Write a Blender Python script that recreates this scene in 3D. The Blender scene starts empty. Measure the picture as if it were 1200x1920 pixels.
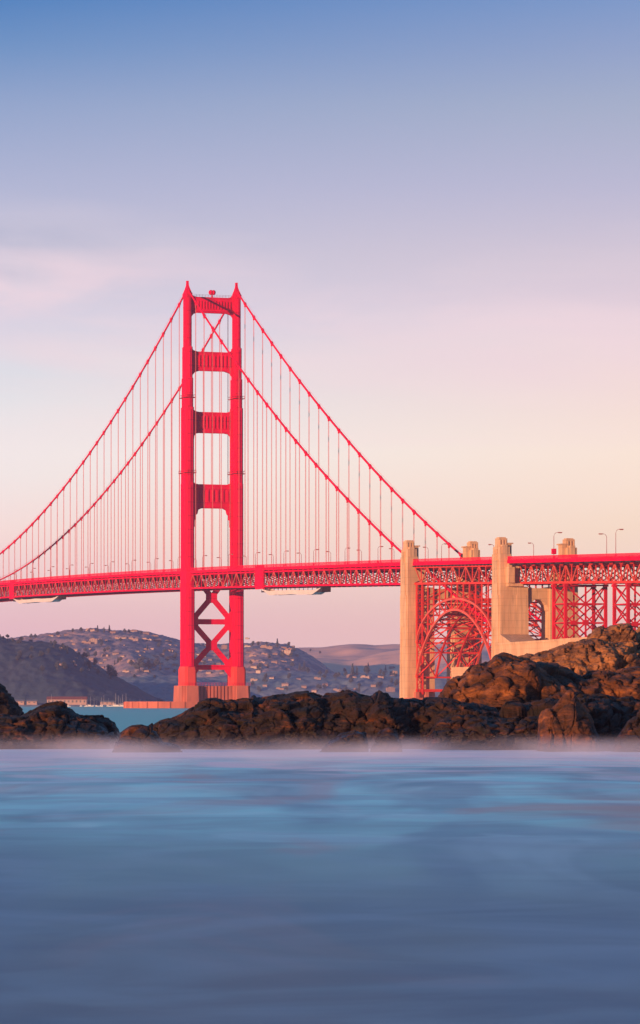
import bpy, math, random
import numpy as np
from mathutils import Vector, Matrix
random.seed(7)
rng = np.random.default_rng(7)
C = bpy.context.scene
COL = C.collection
R = math.radians

# ------------------------------------------------------------------ camera, sky, sun, exposure
F, HOR, CAMH = 6749.17, 1319.0, 2.5          # focal length and horizon row, in photo pixels (1200 wide)
cam = bpy.data.objects.new('camera', bpy.data.cameras.new('camera'))
COL.objects.link(cam)
C.camera = cam
cam.location = (0, 0, CAMH)
cam.rotation_euler = (R(90), 0, 0)
cd = cam.data
cd.sensor_fit = 'HORIZONTAL'
cd.sensor_width = 36.0
cd.lens = 36.0 * F / 1200.0
cd.shift_y = (HOR - 960.0) / 1200.0
cd.clip_start = 0.5
cd.clip_end = 40000
C.view_settings.view_transform = 'Standard'
C.view_settings.look = 'None'
C.view_settings.gamma = 1.0
C.view_settings.exposure = 0.30
C.render.engine = 'CYCLES'
C.cycles.use_denoising = True
C.cycles.max_bounces = 6
C.cycles.volume_bounces = 1
C.cycles.volume_max_steps = 256

TH = 0.328                                     # bridge axis against the view axis
CT, ST = math.cos(TH), math.sin(TH)
AZ, EL = R(60), R(5.5)                         # sun: 60 degrees west of the bridge's south, low
sx, sy = ST * math.cos(AZ) - CT * math.sin(AZ), -CT * math.cos(AZ) - ST * math.sin(AZ)
sun_dir = Vector((sx * math.cos(EL), sy * math.cos(EL), math.sin(EL)))
sl = bpy.data.lights.new('sun', 'SUN')
sl.energy = 5.0
sl.angle = R(0.6)
sl.color = (1.0, 0.53, 0.27)
sun = bpy.data.objects.new('sun', sl)
COL.objects.link(sun)
sun.location = (-300, -300, 300)
sun.rotation_euler = sun_dir.to_track_quat('Z', 'Y').to_euler()

def s2l(c):
    return tuple(((v / 255) / 12.92 if v / 255 <= 0.04045 else ((v / 255 + 0.055) / 1.055) ** 2.4) for v in c)

W = bpy.data.worlds.new('World')
C.world = W
W.use_nodes = True
def build_world():
    nt = W.node_tree
    nt.nodes.clear()
    N, L = nt.nodes.new, nt.links.new
    out = N('ShaderNodeOutputWorld'); bg = N('ShaderNodeBackground')
    L(bg.outputs[0], out.inputs[0])
    tc = N('ShaderNodeTexCoord'); sep = N('ShaderNodeSeparateXYZ')
    L(tc.outputs['Generated'], sep.inputs[0])
    def M(op, a, b=None, clamp=False):
        n = N('ShaderNodeMath'); n.operation = op; n.use_clamp = clamp
        for k, v in enumerate((a, b)):
            if v is None: continue
            if isinstance(v, (int, float)): n.inputs[k].default_value = v
            else: L(v, n.inputs[k])
        return n.outputs[0]
    el = M('MAXIMUM', sep.outputs[2], 0.0)
    fac = M('POWER', el, 0.5)
    def ramp(stops):
        r = N('ShaderNodeValToRGB'); L(fac, r.inputs[0])
        e = r.color_ramp.elements
        pts = []
        for y, c in stops:
            if y < 0: p = (-y) ** 0.5
            else:
                a = math.atan2(HOR - y, F); p = math.sin(max(a, 0)) ** 0.5
            pts.append((p, c))
        pts.sort()
        e[0].position, e[0].color = pts[0][0], (*s2l(pts[0][1]), 1)
        e[1].position, e[1].color = pts[-1][0], (*s2l(pts[-1][1]), 1)
        for p, c in pts[1:-1]:
            k = e.new(p); k.color = (*s2l(c), 1)
        return r.outputs[0]
    hi = [(-0.30, (58, 130, 198)), (-0.6, (56, 138, 200)), (-1.0, (56, 140, 200))]
    left = ramp([(1319, (226, 184, 196)), (1180, (246, 200, 205)), (1100, (254, 214, 210)), (1000, (255, 229, 222)), (850, (244, 240, 238)),
                 (700, (222, 223, 231)), (600, (208, 208, 226)), (480, (193, 192, 214)), (350, (172, 178, 209)), (200, (140, 160, 200)), (90, (100, 140, 192)), (0, (66, 123, 186))] + hi)
    right = ramp([(1319, (246, 200, 190)), (1180, (253, 208, 192)), (1100, (255, 220, 196)), (1000, (255, 226, 200)), (850, (255, 233, 216)),
                  (700, (242, 217, 216)), (600, (228, 207, 218)), (480, (209, 196, 212)), (350, (183, 181, 208)), (200, (160, 170, 198)), (90, (138, 156, 197)), (0, (116, 146, 196))] + hi)
    az = M('DIVIDE', sep.outputs[0], M('MAXIMUM', M('ABSOLUTE', sep.outputs[1]), 0.05))
    azf = M('ADD', M('MULTIPLY', az, 5.6), 0.5, True)
    mx = N('ShaderNodeMix'); mx.data_type = 'RGBA'
    L(azf, mx.inputs[0]); L(left, mx.inputs[6]); L(right, mx.inputs[7])
    # thin high cloud: long level veils and a few soft bands
    mp = N('ShaderNodeMapping'); L(tc.outputs['Generated'], mp.inputs[0])
    mp.inputs['Scale'].default_value = (5, 3, 40); mp.inputs['Rotation'].default_value = (0, R(3.5), 0)
    mp.inputs['Location'].default_value = (0.3, 0, 0.4)
    n1 = N('ShaderNodeTexNoise'); L(mp.outputs[0], n1.inputs[0])
    n1.inputs['Scale'].default_value = 1.0; n1.inputs['Detail'].default_value = 6; n1.inputs['Roughness'].default_value = 0.5; n1.inputs['Distortion'].default_value = 0.5
    cl = N('ShaderNodeMapRange'); L(n1.outputs[0], cl.inputs[0])
    cl.inputs[1].default_value = 0.46; cl.inputs[2].default_value = 0.68; cl.inputs[4].default_value = 0.42
    # clouds live between about 4 and 8 degrees
    band = M('SUBTRACT', 1.0, M('POWER', M('DIVIDE', M('SUBTRACT', el, 0.085), 0.062), 2.0), True)
    cm = M('MULTIPLY', cl.outputs[0], band)
    veil = N('ShaderNodeMix'); veil.data_type = 'RGBA'
    L(cm, veil.inputs[0]); L(mx.outputs[2], veil.inputs[6]); veil.inputs[7].default_value = (*s2l((252, 226, 226)), 1)
    # a soft pink bank low in the west part of the view, with a slate one just over it
    def bank(e0, w, a0, aw, seed_, col, prev, amt, zs=30):
        mp2 = N('ShaderNodeMapping'); L(tc.outputs['Generated'], mp2.inputs[0]); mp2.inputs['Scale'].default_value = (14, 6, zs * 1.6); mp2.inputs['Location'].default_value = (seed_, 0, seed_); mp2.inputs['Rotation'].default_value = (0, R(-5), 0)
        nn = N('ShaderNodeTexNoise'); L(mp2.outputs[0], nn.inputs[0]); nn.inputs['Scale'].default_value = 1; nn.inputs['Detail'].default_value = 7; nn.inputs['Distortion'].default_value = .8
        rr = N('ShaderNodeMapRange'); rr.interpolation_type = 'SMOOTHSTEP'; L(nn.outputs[0], rr.inputs[0]); rr.inputs[1].default_value = .36; rr.inputs[2].default_value = .66
        ez = M('SUBTRACT', 1.0, M('POWER', M('ABSOLUTE', M('DIVIDE', M('SUBTRACT', el, e0), w)), 2.0), True)
        ea = M('SUBTRACT', 1.0, M('POWER', M('ABSOLUTE', M('DIVIDE', M('SUBTRACT', az, a0), aw)), 2.0), True)
        f = M('MULTIPLY', M('MULTIPLY', rr.outputs[0], M('MULTIPLY', ez, ea)), amt)
        x = N('ShaderNodeMix'); x.data_type = 'RGBA'; L(f, x.inputs[0]); L(prev, x.inputs[6]); x.inputs[7].default_value = (*s2l(col), 1)
        return x.outputs[2]
    v2 = bank(.124, .010, -.105, .060, 3.1, (158, 166, 196), veil.outputs[2], .75)
    v2 = bank(.113, .013, -.085, .085, 5.7, (246, 216, 224), v2, .7)
    v2 = bank(.101, .016, .02, .16, 8.2, (240, 214, 222), v2, .6)
    v2 = bank(.062, .010, .060, .06, 2.2, (255, 232, 216), v2, .55)
    # a share of the physical sky for the light's own tint
    sky = N('ShaderNodeTexSky'); sky.sky_type = 'NISHITA'; sky.sun_disc = False
    sky.sun_elevation = EL; sky.sun_rotation = math.atan2(sun_dir.x, sun_dir.y)
    ad = N('ShaderNodeMix'); ad.data_type = 'RGBA'; ad.blend_type = 'ADD'; ad.inputs[0].default_value = 0.01
    L(v2, ad.inputs[6]); L(sky.outputs[0], ad.inputs[7])
    # the unseen half of the sky behind the beach is darkened to deepen shadows
    bk = N('ShaderNodeMapRange'); bk.interpolation_type = 'SMOOTHSTEP'; L(sep.outputs[1], bk.inputs[0]); bk.inputs[1].default_value = .55; bk.inputs[2].default_value = -.35; bk.inputs[4].default_value = .8
    dk = N('ShaderNodeMix'); dk.data_type = 'RGBA'; L(bk.outputs[0], dk.inputs[0]); L(ad.outputs[2], dk.inputs[6]); dk.inputs[7].default_value = (.055, .11, .21, 1)
    L(dk.outputs[2], bg.inputs[0]); bg.inputs[1].default_value = 0.83
build_world()

# ------------------------------------------------------------------ helpers
def px2w(x, y, Y):
    return Vector(((x - 600) / F * Y, Y, CAMH + (HOR - y) / F * Y))

def tag(o, label=None, cat=None, group=None, kind=None):
    if label: o['label'] = label
    if cat: o['category'] = cat
    if group: o['group'] = group
    if kind: o['kind'] = kind
    return o

class MB:
    def __init__(s): s.v = []; s.f = []
    def add(s, vs, fs):
        n = len(s.v); s.v += [tuple(v) for v in vs]; s.f += [tuple(i + n for i in f) for f in fs]; return s
    def box(s, a, b):
        (x0, y0, z0), (x1, y1, z1) = a, b
        x0, x1 = min(x0, x1), max(x0, x1); y0, y1 = min(y0, y1), max(y0, y1); z0, z1 = min(z0, z1), max(z0, z1)
        return s.add([(x0,y0,z0),(x1,y0,z0),(x1,y1,z0),(x0,y1,z0),(x0,y0,z1),(x1,y0,z1),(x1,y1,z1),(x0,y1,z1)],
                     [(0,3,2,1),(4,5,6,7),(0,1,5,4),(1,2,6,5),(2,3,7,6),(3,0,4,7)])
    def beam(s, p, q, w, h=None, up=(0, 0, 1)):
        h = h or w; p, q = Vector(p), Vector(q); d = (q - p)
        if d.length < 1e-6: return s
        d.normalize(); u = Vector(up)
        if abs(d.dot(u)) > .98: u = Vector((0, 1, 0))
        a = d.cross(u).normalized() * w / 2; b = a.cross(d).normalized() * h / 2
        return s.add([p-a-b, p+a-b, p+a+b, p-a+b, q-a-b, q+a-b, q+a+b, q-a+b],
                     [(3,2,1,0),(4,5,6,7),(0,1,5,4),(1,2,6,5),(2,3,7,6),(3,0,4,7)])
    def tube(s, pts, r, n=8, cap=True):
        pts = [Vector(p) for p in pts]; m = len(pts); rr = r if isinstance(r, (list, tuple)) else [r] * m
        rings = []
        for i, p in enumerate(pts):
            d = (pts[min(i+1, m-1)] - pts[max(i-1, 0)]).normalized()
            u = Vector((0, 0, 1)) if abs(d.z) < .95 else Vector((1, 0, 0))
            a = d.cross(u).normalized(); b = a.cross(d)
            rings += [p + (a * math.cos(2*math.pi*k/n) + b * math.sin(2*math.pi*k/n)) * rr[i] for k in range(n)]
        fs = [(i*n+k, i*n+(k+1) % n, (i+1)*n+(k+1) % n, (i+1)*n+k) for i in range(m-1) for k in range(n)]
        if cap: fs += [tuple(range(n))[::-1], tuple(range((m-1)*n, m*n))]
        return s.add(rings, fs)
    def prism(s, poly, z0, z1, k0=1.0, k1=1.0, c=(0, 0)):
        n = len(poly); cx, cy = c
        vs = [(cx+x*k0, cy+y*k0, z0) for x, y in poly] + [(cx+x*k1, cy+y*k1, z1) for x, y in poly]
        return s.add(vs, [tuple(range(n))[::-1], tuple(range(n, 2*n))] + [(i, (i+1) % n, n+(i+1) % n, n+i) for i in range(n)])
    def slab(s, poly, axis, a, b):
        """extrude a 2-D outline along axis 'x' or 'y' from a to b; outline gives the other two coordinates"""
        n = len(poly)
        mk = (lambda u, w, t: (t, u, w)) if axis == 'x' else (lambda u, w, t: (u, t, w))
        vs = [mk(u, w, a) for u, w in poly] + [mk(u, w, b) for u, w in poly]
        return s.add(vs, [tuple(range(n))[::-1], tuple(range(n, 2*n))] + [(i, (i+1) % n, n+(i+1) % n, n+i) for i in range(n)])
    def build(s, name, m, parent=None, smooth=False):
        me = bpy.data.meshes.new(name); me.from_pydata(s.v, [], s.f)
        import bmesh
        if len(s.f) < 60000:
            b = bmesh.new(); b.from_mesh(me); bmesh.ops.recalc_face_normals(b, faces=b.faces); b.to_mesh(me); b.free()
        me.materials.append(m)
        if smooth: me.polygons.foreach_set('use_smooth', [True] * len(me.polygons))
        o = bpy.data.objects.new(name, me); COL.objects.link(o)
        if parent: o.parent = parent
        return o

def empty(name, loc=(0, 0, 0), rz=0.0, parent=None):
    o = bpy.data.objects.new(name, None); COL.objects.link(o)
    o.location = loc; o.rotation_euler = (0, 0, rz); o.empty_display_size = 1
    if parent: o.parent = parent
    return o

def copy_tree(o, parent=None):
    c = o.copy(); COL.objects.link(c); c.parent = parent
    for ch in list(o.children): copy_tree(ch, c)
    return c

def grid_obj(name, P, m, smooth=True, parent=None):
    nu, nv = P.shape[:2]
    me = bpy.data.meshes.new(name)
    me.vertices.add(nu * nv); me.vertices.foreach_set('co', P.reshape(-1).astype(np.float32))
    i, j = np.meshgrid(np.arange(nu-1), np.arange(nv-1), indexing='ij')
    a = i * nv + j
    q = np.stack([a, a + nv, a + nv + 1, a + 1], -1).reshape(-1)
    nf = len(q) // 4
    me.loops.add(len(q)); me.loops.foreach_set('vertex_index', q.astype(np.int32))
    me.polygons.add(nf); me.polygons.foreach_set('loop_start', np.arange(nf, dtype=np.int32) * 4)
    me.polygons.foreach_set('loop_total', np.full(nf, 4, np.int32))
    me.update(); me.validate(); me.materials.append(m)
    if smooth: me.polygons.foreach_set('use_smooth', [True] * nf)
    o = bpy.data.objects.new(name, me); COL.objects.link(o)
    if parent: o.parent = parent
    return o

# numpy noise
def _h(ix, iy, iz, s=0):
    n = (ix.astype(np.int64) * 374761393 + iy.astype(np.int64) * 668265263 + iz.astype(np.int64) * 2147483647 + s * 1274126177) & 0xffffffff
    n = ((n ^ (n >> 13)) * 1274126177) & 0xffffffff
    n = ((n ^ (n >> 15)) * 2246822519) & 0xffffffff
    return ((n ^ (n >> 16)) & 0xffffff) / float(0xffffff)
def vnoise(P, s=0):
    I = np.floor(P); f = P - I; f = f * f * (3 - 2 * f)
    r = 0
    for dx in (0, 1):
        for dy in (0, 1):
            for dz in (0, 1):
                w = (f[..., 0] if dx else 1 - f[..., 0]) * (f[..., 1] if dy else 1 - f[..., 1]) * (f[..., 2] if dz else 1 - f[..., 2])
                r = r + w * _h(I[..., 0] + dx, I[..., 1] + dy, I[..., 2] + dz, s)
    return r * 2 - 1
def fbm(P, oct=5, s=0, ridged=False, gain=.5):
    a, r, t = 1.0, 0, 0
    for k in range(oct):
        n = vnoise(P * 2 ** k + 17.3 * k, s + k)
        if ridged: n = 1 - 2 * np.abs(n)
        r = r + a * n; t += a; a *= gain
    return r / t
def voro(P, s=0):
    I = np.floor(P); f1 = np.full(P.shape[:-1], 9.0); f2 = f1.copy()
    for dx in (-1, 0, 1):
        for dy in (-1, 0, 1):
            for dz in (-1, 0, 1):
                c = I + np.array([dx, dy, dz])
                q = np.stack([c[..., k] + _h(c[..., 0], c[..., 1], c[..., 2], s + 31 * k) for k in range(3)], -1)
                d = np.sqrt(((q - P) ** 2).sum(-1))
                f2 = np.where(d < f1, f1, np.minimum(f2, d)); f1 = np.minimum(f1, d)
    return f1, f2

def facet(P, s=0, k=1.0):
    """each cell of a jittered grid is a plane with its own tilt: blocky, fractured relief"""
    I = np.floor(P); f1 = np.full(P.shape[:-1], 9.0); f2 = f1.copy(); d0 = np.zeros_like(f1)
    for dx in (-1, 0, 1):
        for dy in (-1, 0, 1):
            for dz in (-1, 0, 1):
                c = I + np.array([dx, dy, dz]); h = [_h(c[..., 0], c[..., 1], c[..., 2], s + 31 * q) for q in range(7)]
                q = np.stack([c[..., a] + h[a] for a in range(3)], -1); v = P - q; d = np.sqrt((v ** 2).sum(-1))
                pl = (v[..., 0]*(h[3]-.5) + v[..., 1]*(h[4]-.5) + v[..., 2]*(h[5]-.5)) * 2 * k + (h[6] - .5) * .7
                m = d < f1; f2 = np.where(m, f1, np.minimum(f2, d)); d0 = np.where(m, pl, d0); f1 = np.minimum(f1, d)
    return d0, f2 - f1

# ------------------------------------------------------------------ materials
def mat(name, base, rough=.6, spec=.3, var=None, scale=1.0, bump=0.0, bscale=None, metal=0.0, stretch=(1, 1, 1), detail=5, lo=.35, hi=.65, coord='Object'):
    m = bpy.data.materials.new(name); m.use_nodes = True
    nt = m.node_tree; N, L = nt.nodes.new, nt.links.new
    b = nt.nodes['Principled BSDF']
    b.inputs['Base Color'].default_value = (*base, 1); b.inputs['Roughness'].default_value = rough
    b.inputs['Specular IOR Level'].default_value = spec; b.inputs['Metallic'].default_value = metal
    if var or bump:
        tc = N('ShaderNodeTexCoord'); mp = N('ShaderNodeMapping'); L(tc.outputs[coord], mp.inputs[0]); mp.inputs['Scale'].default_value = stretch
    if var:
        n = N('ShaderNodeTexNoise'); L(mp.outputs[0], n.inputs[0]); n.inputs['Scale'].default_value = scale; n.inputs['Detail'].default_value = detail
        r = N('ShaderNodeMapRange'); L(n.outputs[0], r.inputs[0]); r.inputs[1].default_value = lo; r.inputs[2].default_value = hi
        x = N('ShaderNodeMix'); x.data_type = 'RGBA'; L(r.outputs[0], x.inputs[0]); x.inputs[6].default_value = (*base, 1); x.inputs[7].default_value = (*var, 1)
        L(x.outputs[2], b.inputs['Base Color'])
    if bump:
        n2 = N('ShaderNodeTexNoise'); L(mp.outputs[0], n2.inputs[0]); n2.inputs['Scale'].default_value = bscale or scale * 4; n2.inputs['Detail'].default_value = 8
        bp = N('ShaderNodeBump'); L(n2.outputs[0], bp.inputs['Height']); bp.inputs['Strength'].default_value = min(bump, 1); bp.inputs['Distance'].default_value = bump
        L(bp.outputs[0], b.inputs['Normal'])
    return m

M_RED = mat('red_paint', (.93, .001, .066), .6, .0, (.70, .001, .050), .16, stretch=(1, 1, .15))
M_ARCH = mat('orange_red_paint', (.84, .050, .034), .55, .10, (.62, .038, .026), .15, stretch=(1, 1, .4))
M_APP = mat('approach_paint', (.76, .010, .034), .55, .08, (.5, .012, .022), .15, stretch=(1, 1, .4))
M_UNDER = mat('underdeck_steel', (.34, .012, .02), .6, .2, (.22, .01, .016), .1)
M_ROAD = mat('asphalt', (.05, .05, .05), .9, .2, (.07, .065, .06), .5)
M_TARP = mat('white_tarpaulin', (.80, .66, .62), .7, .2, (.68, .6, .58), .3)
M_ROPE = mat('sunlit_rope', (.80, .16, .15), .6, .2, (.7, .12, .12), .5)  # paler red: sunlight on the suspenders is put into the colour
def seams(m, every, k):
    nt = m.node_tree; N, L = nt.nodes.new, nt.links.new; b = nt.nodes['Principled BSDF']; src = b.inputs['Base Color'].links[0].from_socket
    tc = N('ShaderNodeTexCoord'); sp = N('ShaderNodeSeparateXYZ'); L(tc.outputs['Object'], sp.inputs[0])
    dv = N('ShaderNodeMath'); dv.operation = 'DIVIDE'; L(sp.outputs[2], dv.inputs[0]); dv.inputs[1].default_value = every
    fr = N('ShaderNodeMath'); fr.operation = 'FRACT'; L(dv.outputs[0], fr.inputs[0])
    lt = N('ShaderNodeMath'); lt.operation = 'LESS_THAN'; L(fr.outputs[0], lt.inputs[0]); lt.inputs[1].default_value = .07
    ml = N('ShaderNodeMath'); ml.operation = 'MULTIPLY'; L(lt.outputs[0], ml.inputs[0]); ml.inputs[1].default_value = k
    x = N('ShaderNodeMix'); x.data_type = 'RGBA'; x.blend_type = 'MULTIPLY'; L(ml.outputs[0], x.inputs[0]); L(src, x.inputs[6]); x.inputs[7].default_value = (.45, .3, .4, 1)
    L(x.outputs[2], b.inputs['Base Color'])
seams(M_RED, 7.3, .35)
M_LEGB = mat('pale_red_leg_base', (.84, .085, .075), .6, .05, (.70, .06, .05), .2, stretch=(1, 1, .2))  # paler, more orange red for the tower leg bases
M_RIB = mat('pale_orange_steel', (.80, .13, .075), .5, .3, (.66, .08, .05), .2)  # paler orange for the arch chords and truss diagonals
M_LAMP = mat('lamp_metal', (.45, .09, .075), .5, .2, (.36, .07, .06), 2)
M_GLASS = mat('lamp_glass', (.75, .6, .5), .25, .5, (.6, .5, .42), 2)
M_PIER = mat('pier_concrete', (.66, .20, .14), .85, .1, (.48, .15, .11), .25, .15, stretch=(1, 1, .25))
M_DARK = mat('dark_steel', (.06, .03, .035), .6, .3, (.03, .02, .02), 1)

def concrete():
    m = mat('concrete', (.78, .49, .30), .85, .1, (.62, .37, .22), .22, stretch=(1, 1, .35))
    nt = m.node_tree; N, L = nt.nodes.new, nt.links.new; b = nt.nodes['Principled BSDF']
    src = b.inputs['Base Color'].links[0].from_socket
    tc = N('ShaderNodeTexCoord'); sp = N('ShaderNodeSeparateXYZ'); L(tc.outputs['Object'], sp.inputs[0])
    mm = N('ShaderNodeMath'); mm.operation = 'FRACT'
    dv = N('ShaderNodeMath'); dv.operation = 'DIVIDE'; L(sp.outputs[2], dv.inputs[0]); dv.inputs[1].default_value = 3.05
    L(dv.outputs[0], mm.inputs[0])
    lt = N('ShaderNodeMath'); lt.operation = 'LESS_THAN'; L(mm.outputs[0], lt.inputs[0]); lt.inputs[1].default_value = .09
    ns = N('ShaderNodeTexNoise'); mp = N('ShaderNodeMapping'); L(tc.outputs['Object'], mp.inputs[0]); mp.inputs['Scale'].default_value = (1.2, 1.2, .08); L(mp.outputs[0], ns.inputs[0]); ns.inputs['Scale'].default_value = 1.0; ns.inputs['Detail'].default_value = 6
    mr = N('ShaderNodeMapRange'); L(ns.outputs[0], mr.inputs[0]); mr.inputs[1].default_value = .48; mr.inputs[2].default_value = .72; mr.inputs[4].default_value = .8
    x1 = N('ShaderNodeMix'); x1.data_type = 'RGBA'; L(mr.outputs[0], x1.inputs[0]); L(src, x1.inputs[6]); x1.inputs[7].default_value = (.44, .29, .18, 1)
    ml = N('ShaderNodeMath'); ml.operation = 'MULTIPLY'; L(lt.outputs[0], ml.inputs[0]); ml.inputs[1].default_value = .20
    x2 = N('ShaderNodeMix'); x2.data_type = 'RGBA'; L(ml.outputs[0], x2.inputs[0]); L(x1.outputs[2], x2.inputs[6]); x2.inputs[7].default_value = (.3, .18, .11, 1)
    L(x2.outputs[2], b.inputs['Base Color'])
    return m
M_CON = concrete()

def rock_mat(name, c1, c2, c3, scale=1.0, wet=1.3, tilt=(0.15, 0.25, 0.1)):
    m = bpy.data.materials.new(name); m.use_nodes = True
    nt = m.node_tree; N, L = nt.nodes.new, nt.links.new; b = nt.nodes['Principled BSDF']
    tc = N('ShaderNodeTexCoord'); mp = N('ShaderNodeMapping'); L(tc.outputs['Object'], mp.inputs[0]); mp.inputs['Scale'].default_value = (scale * .8, scale * .8, scale * 2.6); mp.inputs['Rotation'].default_value = tilt
    n1 = N('ShaderNodeTexNoise'); L(mp.outputs[0], n1.inputs[0]); n1.inputs['Scale'].default_value = .8; n1.inputs['Detail'].default_value = 8; n1.inputs['Roughness'].default_value = .65; n1.inputs['Distortion'].default_value = .8
    r1 = N('ShaderNodeValToRGB'); L(n1.outputs[0], r1.inputs[0]); e = r1.color_ramp.elements
    e[0].position, e[0].color = .38, (*c1, 1); e[1].position, e[1].color = .74, (*c3, 1); k = e.new(.56); k.color = (*c2, 1)
    n2 = N('ShaderNodeTexNoise'); L(mp.outputs[0], n2.inputs[0]); n2.inputs['Scale'].default_value = 7; n2.inputs['Detail'].default_value = 9; n2.inputs['Roughness'].default_value = .7
    mr = N('ShaderNodeMapRange'); L(n2.outputs[0], mr.inputs[0]); mr.inputs[1].default_value = .42; mr.inputs[2].default_value = .7; mr.inputs[4].default_value = .75
    x = N('ShaderNodeMix'); x.data_type = 'RGBA'; x.blend_type = 'MULTIPLY'; L(mr.outputs[0], x.inputs[0]); L(r1.outputs[0], x.inputs[6]); x.inputs[7].default_value = (.3, .25, .22, 1)
    geo = N('ShaderNodeNewGeometry'); sp = N('ShaderNodeSeparateXYZ'); L(geo.outputs['Position'], sp.inputs[0])
    n3 = N('ShaderNodeTexNoise'); L(mp.outputs[0], n3.inputs[0]); n3.inputs['Scale'].default_value = 2.2; n3.inputs['Detail'].default_value = 4
    ad = N('ShaderNodeMath'); ad.operation = 'MULTIPLY_ADD'; L(n3.outputs[0], ad.inputs[0]); ad.inputs[1].default_value = 2.4; L(sp.outputs[2], ad.inputs[2])
    wr = N('ShaderNodeMapRange'); L(ad.outputs[0], wr.inputs[0]); wr.inputs[1].default_value = wet; wr.inputs[2].default_value = wet + 1.3; wr.inputs[3].default_value = .16; wr.inputs[4].default_value = .8
    L(wr.outputs[0], b.inputs['Roughness']); b.inputs['Specular IOR Level'].default_value = .45
    # tide band: rock that the swell keeps wet is almost black
    tb = N('ShaderNodeMapRange'); L(ad.outputs[0], tb.inputs[0]); tb.inputs[1].default_value = wet; tb.inputs[2].default_value = wet + .9; tb.inputs[3].default_value = .65; tb.inputs[4].default_value = 0
    tx = N('ShaderNodeMix'); tx.data_type = 'RGBA'; L(tb.outputs[0], tx.inputs[0]); L(x.outputs[2], tx.inputs[6]); tx.inputs[7].default_value = (.012, .004, .003, 1)
    L(tx.outputs[2], b.inputs['Base Color'])
    v = N('ShaderNodeTexVoronoi'); L(mp.outputs[0], v.inputs[0]); v.inputs['Scale'].default_value = 3.0; v.feature = 'DISTANCE_TO_EDGE'
    am = N('ShaderNodeMath'); am.operation = 'MULTIPLY_ADD'; L(v.outputs['Distance'], am.inputs[0]); am.inputs[1].default_value = .5; L(n2.outputs[0], am.inputs[2])
    bp = N('ShaderNodeBump'); L(am.outputs[0], bp.inputs['Height']); bp.inputs['Strength'].default_value = .8; bp.inputs['Distance'].default_value = .10 / scale
    L(bp.outputs[0], b.inputs['Normal'])
    return m
M_ROCK = rock_mat('dark_wet_rock', (.005, .002, .0015), (.036, .010, .0035), (.25, .066, .013), .8)
M_ROCK2 = rock_mat('brown_rock', (.018, .006, .003), (.17, .050, .012), (.48, .155, .030), .6)
M_ROCK3 = rock_mat('tan_cliff_rock', (.10, .036, .014), (.40, .155, .052), (.56, .24, .085), .45, wet=-20)

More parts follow.
